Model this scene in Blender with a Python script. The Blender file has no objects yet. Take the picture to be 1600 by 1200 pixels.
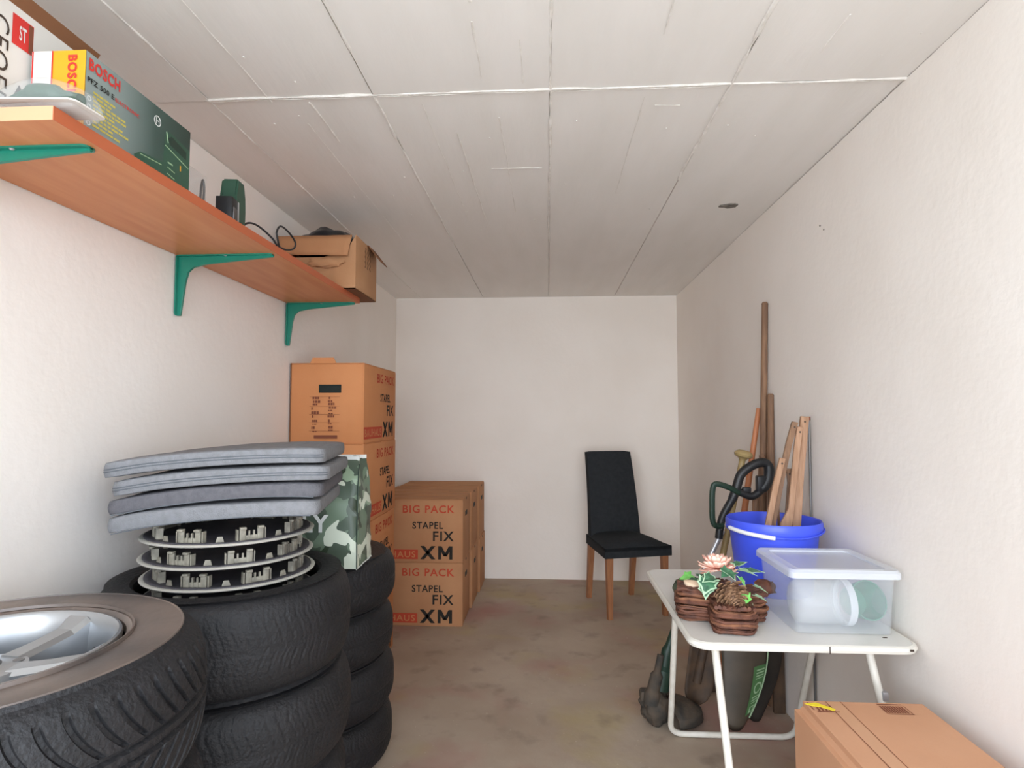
import bpy, bmesh, math, random
from mathutils import Vector, Matrix, noise
random.seed(7)
S = bpy.context.scene
COL = S.collection
PI = math.pi
R = math.radians

# ------------------------------------------------------------------ camera, light, exposure
EYE = 1.30
cd = bpy.data.cameras.new('camera'); cam = bpy.data.objects.new('camera', cd); COL.objects.link(cam)
cd.sensor_width = 36; cd.lens = 930 / 1600 * 36; cd.clip_start = 0.02
cam.location = (0, 0, EYE)
cam.rotation_euler = (PI / 2 + math.atan(51 / 931.7), 0, math.atan(56 / 930))
S.camera = cam

W = bpy.data.worlds.new('sky'); S.world = W; W.use_nodes = True
bg = W.node_tree.nodes['Background']
bg.inputs[0].default_value = (0.79, 0.88, 1.0, 1); bg.inputs[1].default_value = 7.6

sd = bpy.data.lights.new('far_wall_fill_sun', 'SUN'); sd.energy = 0.9; sd.angle = R(34); sd.color = (1.0, 0.93, 0.84)  # soft sun added to lift the back wall, slanted after the chair's shadow
sun = bpy.data.objects.new('far_wall_fill_sun', sd); COL.objects.link(sun)
sun.rotation_euler = Vector((0.12, 1.0, -0.06)).to_track_quat('-Z', 'Y').to_euler()

pd = bpy.data.lights.new('door_portal', 'AREA'); pd.shape = 'RECTANGLE'; pd.size = 2.3; pd.size_y = 2.28
pd.cycles.is_portal = True
po = bpy.data.objects.new('door_portal', pd); COL.objects.link(po)
po.location = (-0.107, -0.42, 1.14); po.rotation_euler = (PI / 2, 0, 0)

S.view_settings.view_transform = 'Standard'; S.view_settings.look = 'None'
S.view_settings.gamma = 1; S.view_settings.use_curve_mapping = False
S.view_settings.exposure = -0.06
S.cycles.diffuse_bounces = 12; S.cycles.max_bounces = 16; S.cycles.transparent_max_bounces = 16

# ------------------------------------------------------------------ materials
def lin(c):
    c = c.lstrip('#'); o = []
    for i in (0, 2, 4):
        v = int(c[i:i + 2], 16) / 255
        o.append(v / 12.92 if v <= .04045 else ((v + .055) / 1.055) ** 2.4)
    return (*o, 1)

def mat(name, c, rough=.6, metal=0, c2=None, scale=8, bump=0, bscale=None, detail=6, spec=.5, stretch=None, lo=.35, hi=.65, **kw):
    m = bpy.data.materials.new(name); m.use_nodes = True
    n = m.node_tree.nodes; l = m.node_tree.links; b = n['Principled BSDF']
    b.inputs['Base Color'].default_value = lin(c); b.inputs['Roughness'].default_value = rough
    b.inputs['Metallic'].default_value = metal; b.inputs['Specular IOR Level'].default_value = spec
    for k, v in kw.items(): b.inputs[k.replace('_', ' ')].default_value = v
    if c2 or bump:
        tc = n.new('ShaderNodeTexCoord'); mp = n.new('ShaderNodeMapping')
        if stretch: mp.inputs['Scale'].default_value = stretch
        l.new(tc.outputs['Object'], mp.inputs['Vector'])
    if c2:
        t = n.new('ShaderNodeTexNoise'); t.inputs['Scale'].default_value = scale; t.inputs['Detail'].default_value = detail
        r = n.new('ShaderNodeValToRGB'); r.color_ramp.elements[0].position = lo; r.color_ramp.elements[1].position = hi
        r.color_ramp.elements[0].color = lin(c); r.color_ramp.elements[1].color = lin(c2)
        l.new(mp.outputs[0], t.inputs['Vector']); l.new(t.outputs['Fac'], r.inputs[0]); l.new(r.outputs[0], b.inputs['Base Color'])
    if bump:
        t = n.new('ShaderNodeTexNoise'); t.inputs['Scale'].default_value = bscale or scale; t.inputs['Detail'].default_value = detail
        bp = n.new('ShaderNodeBump'); bp.inputs['Strength'].default_value = bump; bp.inputs['Distance'].default_value = .01
        l.new(mp.outputs[0], t.inputs['Vector']); l.new(t.outputs['Fac'], bp.inputs['Height']); l.new(bp.outputs[0], b.inputs['Normal'])
    return m

M = {}
M['wall'] = mat('white_plaster', '#ece5dd', .9, c2='#f0eae3', scale=2.2, bump=.12, bscale=38, spec=.2)
M['ceiling'] = mat('painted_concrete', '#e6e3de', .85, c2='#ebe8e4', scale=3, bump=.12, bscale=16, spec=.2, stretch=(2.5, .5, 1))
M['seam'] = mat('seam_filler', '#eeebe6', .85, c2='#dcd8d1', scale=30, bump=.4, bscale=60, spec=.2)
M['chip'] = mat('bare_concrete', '#7d776f', .95, c2='#5f5a54', scale=60, bump=.5)
M['card'] = mat('cardboard_orange', '#c98a5c', .8, c2='#c48456', scale=5, bump=.06, bscale=120, spec=.2)
M['card_grey'] = mat('cardboard_dull', '#b88862', .85, c2='#b07f5a', scale=5, bump=.06, bscale=120, spec=.2)
M['card_pale'] = mat('cardboard_pale', '#b98d68', .8, c2='#b28560', scale=6, bump=.1, bscale=80, spec=.2)
M['card_pink'] = mat('cardboard_parcel', '#c69776', .75, c2='#bf8f6e', scale=3, bump=.05, bscale=100, spec=.25)
M['card_in'] = mat('cardboard_inside', '#7d5234', .9)
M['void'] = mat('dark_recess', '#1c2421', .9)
M['print_red'] = mat('red_print', '#bb4a33', .75, spec=.2)
M['print_black'] = mat('black_print', '#2c2925', .75, spec=.2)
M['print_brown'] = mat('brown_print', '#7d4a37', .8, spec=.2)
M['tape'] = mat('clear_tape', '#c39573', .45, spec=.3)
M['rubber'] = mat('tyre_rubber', '#19181a', .62, c2='#131315', scale=14, bump=.4, bscale=110, spec=.45)
M['rubber_old'] = mat('dusty_rubber', '#4a4543', .55, c2='#353234', scale=9, bump=.15, bscale=90, spec=.5)
M['rubber_brown'] = mat('dusty_sidewall', '#6f6056', .4, c2='#3d3633', scale=4, bump=.08, bscale=40, spec=.6, detail=9)
M['alloy'] = mat('silver_alloy', '#a4a6a8', .3, .85, spec=.5)
M['alloy_dark'] = mat('machined_dark_grey', '#6c6a69', .45, .6)  # plain darker grey metal, one even tone
M['trim'] = mat('wheel_cover_silver', '#9c998f', .4, .35, c2='#8f8b81', scale=25)
M['trim_clip'] = mat('wheel_cover_clips', '#948f80', .55, .1, c2='#6a655b', scale=30)
M['trim_rim'] = mat('wheel_cover_bright_edge', '#c9c6bc', .35, .3)
M['trim_dark'] = mat('wheel_cover_back', '#454247', .6, c2='#302e33', scale=20)  # dark plastic back, also standing in for shade between the stacked covers
M['black'] = mat('black_plastic', '#1f2022', .45)
M['blackmatt'] = mat('black_matt', '#15171b', .8)
M['cushion'] = mat('grey_canvas', '#7f8083', .9, c2='#767779', scale=60, bump=.3, bscale=300, spec=.15)
M['cushion_dark'] = mat('darker_grey_canvas', '#646367', .9, c2='#5b5a5e', scale=60, bump=.3, bscale=300, spec=.15)
M['piping'] = mat('grey_piping', '#5a5e63', .85)
M['shelf'] = mat('beech_veneer', '#d08753', .4, c2='#c67844', scale=4, stretch=(7, .6, 7), spec=.5, detail=9)
M['shelf_edge'] = mat('shelf_edge_band', '#b8603a', .45)
M['shelf_end'] = mat('raw_board_end', '#d2a17c', .6)
M['teal'] = mat('teal_enamel', '#157a66', .3, spec=.6)
M['chairfab'] = mat('charcoal_upholstery', '#2b2e31', .85, c2='#25282b', scale=40, bump=.2, bscale=200, spec=.2)
M['oak'] = mat('oiled_oak', '#a06c48', .5, c2='#8d5c3c', scale=12, stretch=(6, 6, .6))
M['white_metal'] = mat('white_enamel_tube', '#dedad0', .4, c2='#d2cdc0', scale=20)
M['tabletop'] = mat('white_laminate', '#dcdad4', .35, c2='#d6d4cd', scale=5)
M['tableedge'] = mat('white_edge_band', '#d8d5cb', .4)
M['blue'] = mat('blue_bucket_plastic', '#4257dd', .4, spec=.5)
M['darkbrown'] = mat('dark_stained_steel', '#26211c', .8, c2='#352d25', scale=9)
M['whiteplastic'] = mat('white_plastic', '#e4e4e2', .4)
M['stick'] = mat('raw_wood_slat', '#ad886c', .7, c2='#957054', scale=10, stretch=(8, 8, .7))
M['stick_old'] = mat('weathered_wood', '#8b6a50', .75, c2='#6f5340', scale=10, stretch=(8, 8, .7))
M['knob'] = mat('varnished_ash', '#a08a5c', .5, c2='#8d7850', scale=20)
M['orange'] = mat('orange_handle', '#c07a50', .5)
M['alu'] = mat('aluminium_tube', '#b9b9bb', .35, .6)
M['dirty'] = mat('soil_stained_plastic', '#54473a', .85, c2='#33302b', scale=18, bump=.4, bscale=40)
M['dkgreen'] = mat('dark_green_plastic', '#1c3327', .5)
M['green'] = mat('tool_green', '#2d5240', .45)
M['spade'] = mat('rusty_steel', '#5c4632', .7, c2='#40332a', scale=14, bump=.2)
M['shovel'] = mat('grey_brown_plastic', '#54493c', .5, c2='#3d372e', scale=6)
M['label_green'] = mat('green_sticker', '#4d7747', .5)
M['label_pale'] = mat('pale_green_print', '#9dba93', .6)
M['vine'] = mat('brown_vine', '#6a3f2c', .7, c2='#4a2a1e', scale=40, bump=.4, bscale=80)
M['vine2'] = mat('light_vine', '#8a5c40', .7, c2='#613a28', scale=40)
M['cone'] = mat('pine_cone_scale', '#5f4230', .7, c2='#a07c5c', scale=60)
M['petal'] = mat('pink_petal', '#f2b6a2', .6, c2='#f7d6c4', scale=40)
M['cream'] = mat('cream_petal', '#edd3b4', .6)
M['leafdark'] = mat('ivy_leaf', '#27523a', .5, c2='#4c7f5c', scale=45)
M['leafedge'] = mat('ivy_leaf_margin', '#a9c9a6', .55)
M['leaflight'] = mat('young_leaf', '#63b94a', .5, c2='#86d070', scale=50)
M['moss'] = mat('dark_moss', '#3f4a38', .9, c2='#57604c', scale=50, bump=.6, bscale=90)
M['yellow'] = mat('yellow_sticker', '#e8d22c', .5)
M['boxyellow'] = mat('yellow_carton', '#dc9f1c', .45)
M['boxgrey'] = mat('grey_carton', '#9aa6a2', .45)
M['boxwhite'] = mat('white_carton', '#d9d5ce', .5)
M['boxred'] = mat('red_carton_print', '#cf2f28', .5)
M['ink'] = mat('marker_ink', '#3a2c22', .6)
M['textyellow'] = mat('yellow_print', '#c6b552', .5)
M['textwhite'] = mat('white_print', '#d8dcd8', .5)
M['bagwhite'] = mat('white_bag_lining', '#dfe2df', .6)
M['bagin'] = mat('dark_bag_film', '#1b1e24', .25)
M['greenthing'] = mat('sea_green_plastic', '#1c8061', .5)

def clear(name, c, alpha, rough=.2):
    m = bpy.data.materials.new(name); m.use_nodes = True
    n = m.node_tree.nodes; l = m.node_tree.links; b = n['Principled BSDF']
    b.inputs['Base Color'].default_value = lin(c); b.inputs['Roughness'].default_value = rough
    b.inputs['Alpha'].default_value = alpha
    return m
M['tubplastic'] = clear('frosted_tub_plastic', '#d3d8dd', .15, .3)
M['tublid'] = clear('frosted_lid_plastic', '#e0e3ea', .34, .3)
M['tubrim'] = clear('milky_rim_plastic', '#e2e6ea', .55, .35)
M['jar'] = clear('clear_jar_plastic', '#dfe3e3', .2, .1)
M['blister'] = clear('clear_blister', '#d8dcdc', .2, .15)

def floor_mat():
    m = bpy.data.materials.new('stained_concrete_floor'); m.use_nodes = True
    n = m.node_tree.nodes; l = m.node_tree.links; b = n['Principled BSDF']
    tc = n.new('ShaderNodeTexCoord')
    def nz(sc, det, off):
        mp = n.new('ShaderNodeMapping'); mp.inputs['Location'].default_value = off; l.new(tc.outputs['Object'], mp.inputs[0])
        t = n.new('ShaderNodeTexNoise'); t.inputs['Scale'].default_value = sc; t.inputs['Detail'].default_value = det; l.new(mp.outputs[0], t.inputs[0]); return t
    def mix(fac, a, bcol, lo, hi):
        r = n.new('ShaderNodeMapRange'); r.inputs[1].default_value = lo; r.inputs[2].default_value = hi; l.new(fac, r.inputs[0])
        x = n.new('ShaderNodeMix'); x.data_type = 'RGBA'; l.new(r.outputs[0], x.inputs[0])
        if isinstance(a, str): x.inputs[6].default_value = lin(a)
        else: l.new(a, x.inputs[6])
        x.inputs[7].default_value = lin(bcol); return x.outputs[2]
    c = mix(nz(2.2, 5, (0, 0, 0)).outputs[0], '#a08e7c', '#b0a08e', .35, .65)
    c = mix(nz(1.6, 4, (5, 2, 0)).outputs[0], c, '#a27a70', .52, .72)
    c = mix(nz(1.9, 4, (9, 7, 0)).outputs[0], c, '#ab9a70', .55, .75)
    c = mix(nz(7, 8, (1, 3, 0)).outputs[0], c, '#7d6f62', .56, .85)
    c = mix(nz(60, 3, (2, 3, 0)).outputs[0], c, '#c9baa8', .68, .8)
    l.new(c, b.inputs['Base Color']); b.inputs['Roughness'].default_value = .62; b.inputs['Specular IOR Level'].default_value = .35
    bp = n.new('ShaderNodeBump'); bp.inputs['Strength'].default_value = .2; bp.inputs['Distance'].default_value = .01
    l.new(nz(14, 8, (0, 0, 0)).outputs[0], bp.inputs['Height']); l.new(bp.outputs[0], b.inputs['Normal'])
    return m
M['floor'] = floor_mat()

def camo_mat():
    m = bpy.data.materials.new('camouflage_print'); m.use_nodes = True
    n = m.node_tree.nodes; l = m.node_tree.links; b = n['Principled BSDF']; b.inputs['Roughness'].default_value = .45
    tc = n.new('ShaderNodeTexCoord')
    def layer(off, sc, th):
        mp = n.new('ShaderNodeMapping'); mp.inputs['Location'].default_value = off; l.new(tc.outputs['Object'], mp.inputs[0])
        t = n.new('ShaderNodeTexNoise'); t.inputs['Scale'].default_value = sc; t.inputs['Detail'].default_value = 1.5; t.inputs['Distortion'].default_value = .8; l.new(mp.outputs[0], t.inputs[0])
        g = n.new('ShaderNodeMath'); g.operation = 'GREATER_THAN'; g.inputs[1].default_value = th; l.new(t.outputs[0], g.inputs[0]); return g.outputs[0]
    prev = None
    for col, off, sc, th in (('#4c5a4c', 0, 0, 0), ('#6a7d69', (3, 1, 2), 9, .5), ('#8fa48a', (7, 4, 1), 8, .57), ('#33402f', (2, 8, 5), 9, .6), ('#cdd6c4', (11, 3, 9), 8, .58)):
        if prev is None:
            x = n.new('ShaderNodeRGB'); x.outputs[0].default_value = lin(col); prev = x.outputs[0]; continue
        x = n.new('ShaderNodeMix'); x.data_type = 'RGBA'; l.new(layer(off, sc, th), x.inputs[0]); l.new(prev, x.inputs[6]); x.inputs[7].default_value = lin(col); prev = x.outputs[2]
    l.new(prev, b.inputs['Base Color']); return m
M['camo'] = camo_mat()

def grad_mat():   # the printed picture ground of the tool carton: pale grey at one end, dark green at the other
    m = bpy.data.materials.new('printed_carton_side'); m.use_nodes = True
    n = m.node_tree.nodes; l = m.node_tree.links; b = n['Principled BSDF']; b.inputs['Roughness'].default_value = .4
    tc = n.new('ShaderNodeTexCoord'); s = n.new('ShaderNodeSeparateXYZ'); l.new(tc.outputs['Object'], s.inputs[0])
    r = n.new('ShaderNodeValToRGB'); e = r.color_ramp.elements
    mr = n.new('ShaderNodeMapRange'); mr.inputs[1].default_value = 0; mr.inputs[2].default_value = .36
    l.new(s.outputs[1], mr.inputs[0]); l.new(mr.outputs[0], r.inputs[0])
    e[0].position = 0; e[0].color = lin('#8d9995'); e[1].position = 1; e[1].color = lin('#20352c')
    x = e.new(.28); x.color = lin('#7d8b88'); x = e.new(.6); x.color = lin('#395049')
    l.new(r.outputs[0], b.inputs['Base Color']); return m
M['boxprint'] = grad_mat()

# ------------------------------------------------------------------ object helpers
def basis(loc, rz=0, rx=0, ry=0):
    return Matrix.Translation(loc) @ Matrix.Rotation(rz, 4, 'Z') @ Matrix.Rotation(ry, 4, 'Y') @ Matrix.Rotation(rx, 4, 'X')

def tag(o, label, cat, group=None):
    o['label'] = label; o['category'] = cat
    if group: o['group'] = group
    return o

def thing(name, label, cat, loc=(0, 0, 0), rz=0, group=None):
    o = bpy.data.objects.new(name, None); COL.objects.link(o); o.empty_display_size = .1
    o.location = loc; o.rotation_euler = (0, 0, rz); return tag(o, label, cat, group)

def wm(o):
    m = o.matrix_basis.copy(); p = o.parent
    while p: m = p.matrix_basis @ m; p = p.parent
    return m

def obj(name, bm, m, parent=None, world=False, smooth=True, ang=35, label=None):
    if parent is not None and world: bm.transform(wm(parent).inverted())
    me = bpy.data.meshes.new(name); bmesh.ops.recalc_face_normals(bm, faces=bm.faces) if len(bm.faces) < 60000 else None
    bm.to_mesh(me); bm.free()
    me.materials.append(M[m] if isinstance(m, str) else m)
    if smooth:
        me.polygons.foreach_set('use_smooth', [True] * len(me.polygons)); me.set_sharp_from_angle(angle=R(ang))
    o = bpy.data.objects.new(name, me); COL.objects.link(o)
    if parent is not None: o.parent = parent
    if label: o['label'] = label
    return o

def struct(name, bm, m, parent=None):
    o = obj(name, bm, m, parent)
    if parent is None: o['kind'] = 'structure'
    return o

def dup(root, loc, rz=None, label=None, group=None):
    r = root.copy(); COL.objects.link(r); r.location = loc
    if rz is not None: r.rotation_euler = (0, 0, rz)
    if label: r['label'] = label
    if group: r['group'] = group
    for ch in list(root.children):
        c = ch.copy(); COL.objects.link(c); c.parent = r
        for g in list(ch.children):
            d = g.copy(); COL.objects.link(d); d.parent = c
    return r

def B(): return bmesh.new()

def add(bm, verts, faces, mx=None):
    vs = [bm.verts.new(mx @ Vector(v) if mx else v) for v in verts]
    for f in faces:
        try: bm.faces.new([vs[i] for i in f])
        except ValueError: pass
    return vs

def box(bm, lo, hi, bev=0, mx=None, seg=2):
    t = bmesh.new(); bmesh.ops.create_cube(t, size=1)
    lo, hi = Vector(lo), Vector(hi)
    for v in t.verts:
        v.co = Vector((lo[i] + (v.co[i] + .5) * (hi[i] - lo[i]) for i in range(3)))
    if bev: bmesh.ops.bevel(t, geom=t.edges[:], offset=bev, segments=seg, affect='EDGES', profile=.5)
    merge(bm, t, mx)

def merge(bm, t, mx=None):
    t.verts.index_update()
    add(bm, [v.co.copy() for v in t.verts], [[v.index for v in f.verts] for f in t.faces], mx); t.free()

def tube(bm, pts, r, n=10, closed=False, mx=None, flat=1.0):
    pts = [Vector(p) for p in pts]; rs = r if isinstance(r, (list, tuple)) else [r] * len(pts)
    N = len(pts); verts = []; up = None
    for i, p in enumerate(pts):
        a = pts[(i - 1) % N] if (closed or i > 0) else p
        b = pts[(i + 1) % N] if (closed or i < N - 1) else p
        d = (b - a).normalized()
        if up is None:
            up = Vector((0, 0, 1)) if abs(d.z) < .9 else Vector((1, 0, 0))
        s = d.cross(up).normalized(); up = s.cross(d).normalized()
        for k in range(n):
            a_ = 2 * PI * k / n
            verts.append(p + (s * math.cos(a_) * flat + up * math.sin(a_)) * rs[i])
    faces = []
    for i in range(N if closed else N - 1):
        j = (i + 1) % N
        for k in range(n):
            faces.append((i * n + k, i * n + (k + 1) % n, j * n + (k + 1) % n, j * n + k))
    if not closed:
        faces.append(list(range(n))[::-1]); faces.append([(N - 1) * n + k for k in range(n)])
    add(bm, verts, faces, mx)

def smoothpath(pts, k=6, closed=False):
    pts = [Vector(p) for p in pts]; N = len(pts); out = []
    for i in range(N if closed else N - 1):
        g = lambda j: pts[j % N] if closed else pts[max(0, min(N - 1, j))]
        p0, p1, p2, p3 = g(i - 1), g(i), g(i + 1), g(i + 2)
        for s in range(k):
            t = s / k
            out.append(.5 * ((2 * p1) + (p2 - p0) * t + (2 * p0 - 5 * p1 + 4 * p2 - p3) * t * t + (3 * p1 - p0 - 3 * p2 + p3) * t ** 3))
    if not closed: out.append(pts[-1])
    return out

def lathe(bm, prof, n=48, mx=None, closed=False):
    verts = []; m = len(prof)
    for k in range(n):
        a = 2 * PI * k / n
        for r_, z in prof: verts.append((r_ * math.cos(a), r_ * math.sin(a), z))
    faces = []
    for k in range(n):
        q = (k + 1) % n
        for i in range(m if closed else m - 1):
            j = (i + 1) % m
            faces.append((k * m + i, q * m + i, q * m + j, k * m + j))
    t = bmesh.new(); add(t, verts, faces); bmesh.ops.remove_doubles(t, verts=t.verts, dist=1e-6); merge(bm, t, mx)

def prism(bm, poly, z0, z1, mx=None, bev=0):
    n = len(poly); t = bmesh.new()
    add(t, [(x, y, z0) for x, y in poly] + [(x, y, z1) for x, y in poly],
        [list(range(n))[::-1], list(range(n, 2 * n))] + [(i, (i + 1) % n, n + (i + 1) % n, n + i) for i in range(n)])
    if bev: bmesh.ops.bevel(t, geom=[e for e in t.edges], offset=bev, segments=2, affect='EDGES')
    merge(bm, t, mx)

def rrect(x0, y0, x1, y1, r, k=6):
    o = []
    for cx, cy, a0 in ((x1 - r, y1 - r, 0), (x0 + r, y1 - r, 90), (x0 + r, y0 + r, 180), (x1 - r, y0 + r, 270)):
        for i in range(k + 1):
            a = R(a0 + 90 * i / k); o.append((cx + r * math.cos(a), cy + r * math.sin(a)))
    return o

_tc = {}
def textdata(s, bold=.02):
    if (s, bold) in _tc: return _tc[(s, bold)]
    c = bpy.data.curves.new('t', 'FONT'); c.body = s; c.offset = bold; c.resolution_u = 3; c.space_character = 1.12; c.fill_mode = 'FRONT'
    o = bpy.data.objects.new('t', c); COL.objects.link(o)
    bpy.context.view_layer.update()
    me = bpy.data.meshes.new_from_object(o.evaluated_get(bpy.context.evaluated_depsgraph_get()))
    vs = [tuple(v.co) for v in me.vertices]; fs = [tuple(p.vertices) for p in me.polygons]
    bpy.data.objects.remove(o); bpy.data.curves.remove(c); bpy.data.meshes.remove(me)
    x0 = min(v[0] for v in vs); x1 = max(v[0] for v in vs); y0 = min(v[1] for v in vs); y1 = max(v[1] for v in vs)
    d = ([((v[0] - x0) / (x1 - x0), (v[1] - y0) / (y1 - y0)) for v in vs], fs); _tc[(s, bold)] = d; return d

def text(bm, s, O, U, V, bold=.02):   # U and V span the lettering's box from its lower left corner O
    vs, fs = textdata(s, bold); O, U, V = Vector(O), Vector(U), Vector(V)
    nn = U.cross(V).normalized() * .0009
    add(bm, [O + U * a + V * b + nn for a, b in vs], fs)

def quad(bm, O, U, V, lift=.0006):
    O, U, V = Vector(O), Vector(U), Vector(V); nn = U.cross(V).normalized() * lift
    add(bm, [O + nn, O + U + nn, O + U + V + nn, O + V + nn], [(0, 1, 2, 3)])

# ------------------------------------------------------------------ the room
XL, XR, YB, YF, H = -1.257, 1.044, 4.85, -.4, 2.28
b = B(); box(b, (XL - .12, YF, -.1), (XR + .12, YB + .12, 0)); struct('floor', b, 'floor')
b = B(); box(b, (-6, -9, -.12), (6, YF, -.02)); struct('ground', b, mat('bounce_driveway', '#c4c1ba', .9, c2='#b9b6ae', scale=4))  # unseen ground outside the door, added in a pale tone to bounce light in

def rough_wall(name, fn, nu, nv, u1, v1, th):
    b = B(); verts = []; faces = []
    for i in range(nu + 1):
        for j in range(nv + 1):
            u, v = u1[0] + (u1[1] - u1[0]) * i / nu, v1[0] + (v1[1] - v1[0]) * j / nv
            d = noise.noise(Vector((u * 1.1 + th, v * 1.1, th))) * .004 + noise.noise(Vector((u * 6 + th, v * 6, th))) * .0012
            verts.append(fn(u, v, d))
    for i in range(nu):
        for j in range(nv):
            a = i * (nv + 1) + j; faces.append((a, a + 1, a + nv + 2, a + nv + 1))
    add(b, verts, faces)
    return b
def wall(name, fn, lo, hi, nu, nv, u1, v1, s):
    b = rough_wall(name, fn, nu, nv, u1, v1, s); box(b, lo, hi); return struct(name, b, 'wall')
wall('wall_left', lambda u, v, d: (XL + d, u, v), (XL - .12, YF, 0), (XL - .006, YB + .12, H), 90, 40, (YF, YB), (0, H), 1.3)
wr = wall('wall_right', lambda u, v, d: (XR + d, u, v), (XR + .006, YF, 0), (XR + .12, YB + .12, H), 90, 40, (YF, YB), (0, H), 5.1)
wall('wall_back', lambda u, v, d: (u, YB + d, v), (XL, YB + .006, 0), (XR, YB + .12, H), 50, 40, (XL, XR), (0, H), 9.7)
b = B(); box(b, (XL - .12, YF, H + .012), (XR + .12, YB + .12, H + .15)); ceil = struct('ceiling', b, 'ceiling')
xs = [XL, -1.05, -.53, .01, .545, XR]
for i in range(5):
    for y0, y1 in ((YF, 1.742), (1.742, YB)):
        if i == 3: pass
        bb = B(); g = .0025; nx, ny = 6, 26; verts = []; faces = []
        dz = (.000, .004, .001, .003, .0015)[i] + (.002 if y0 > 1 else 0)
        for a in range(nx + 1):
            for c in range(ny + 1):
                x = xs[i] + g + (xs[i + 1] - xs[i] - 2 * g) * a / nx; y = y0 + g + (y1 - y0 - 2 * g) * c / ny
                verts.append((x, y, H + dz + noise.noise(Vector((x * 3, y * 3, i))) * .002))
        for a in range(nx):
            for c in range(ny):
                q = a * (ny + 1) + c; faces.append((q, q + ny + 1, q + ny + 2, q + 1))
        add(bb, verts, faces)
        box(bb, (xs[i] + g, y0 + g, H + .0035), (xs[i + 1] - g, y1 - g, H + .014))
        obj('slab', bb, 'ceiling', ceil)
def ridge(p, q, r, amp=.003, m='seam', gaps=.0):
    p, q = Vector(p), Vector(q); L = (q - p).length; n = max(4, int(L / .02)); sd_ = random.random() * 50
    pts = []; rs = []
    side = (q - p).cross(Vector((0, 0, 1))).normalized()
    for i in range(n + 1):
        t = i / n; P_ = p.lerp(q, t) + side * noise.noise(Vector((t * L * 5, sd_, 0))) * amp
        pts.append(P_); rs.append(max(.0006, r * (.75 + .9 * noise.noise(Vector((t * L * 14, sd_, 3))))))
    bb = B(); tube(bb, pts, rs, 6, flat=1.5); obj('seam', bb, m, ceil)
zc = H + .001
ridge((XL + .2, 1.737, zc), (XR, 1.745, zc), .0045, .006)
ridge((XL + .2, 1.75, zc), (XR, 1.752, zc), .0022, .006)
for x, y0, y1, r_ in ((-1.05, .8, 4.8, .0035), (-.53, 1.74, 3.3, .0035), (-.52, .9, 1.52, .003), (.012, .9, 3.35, .0035), (.545, .9, 2.45, .0045),
                      (-.18, .9, 1.35, .003), (-.186, 1.42, 1.68, .0025), (-.741, 1.77, 2.04, .0035), (-.86, 1.3, 1.76, .002), (-.31, 2.0, 2.9, .0018), (-.155, 1.9, 2.8, .0015),
                      (.74, 1.45, 1.6, .002), (.3, .95, 1.5, .0015), (-.39, 1.8, 2.9, .0012), (-.07, 1.5, 1.7, .002), (.3, 1.8, 2.6, .0012), (-.8, 1.9, 3.2, .0012)):
    ridge((x, y0, zc), (x + random.uniform(-.004, .004), y1, zc), r_, .005)
for x, y in ((.39, 1.85), (-.17, 2.3), (-.12, 2.3), (-.05, 2.3)):
    ridge((x - .05, y, zc), (x + .03, y + .005, zc), .0018)
# small lumps and the chipped spot
bb = B()
for i in range(45):
    x, y = random.uniform(-1.2, 1.0), random.uniform(1.2, 4)
    box(bb, (x, y, H + .0002), (x + .004, y + .007, H + .004), .001)
o = obj('paint_lump', bb, 'seam', ceil); o['kind'] = 'stuff'
bb = B(); pts = []
for k in range(11):
    a = 2 * PI * k / 11; rr = random.uniform(.6, 1.1); pts.append((.85 + .05 * rr * math.cos(a), 2.78 + .035 * rr * math.sin(a)))
prism(bb, pts, H - .003, H + .004); obj('chipped_patch', bb, 'chip', ceil)
for y, z, s_ in ((2.31, 2.03, .0035), (1.325, 1.435, .003), (2.28, 2.005, .0025)):
    bb = B(); lathe(bb, [(0, -.002), (s_, -.002), (s_ * .8, .002), (0, .002)], 10, Matrix.Translation((XR - .001, y, z)) @ Matrix.Rotation(PI / 2, 4, 'Y')); obj('wall_mark', bb, 'chip', wr)

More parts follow.
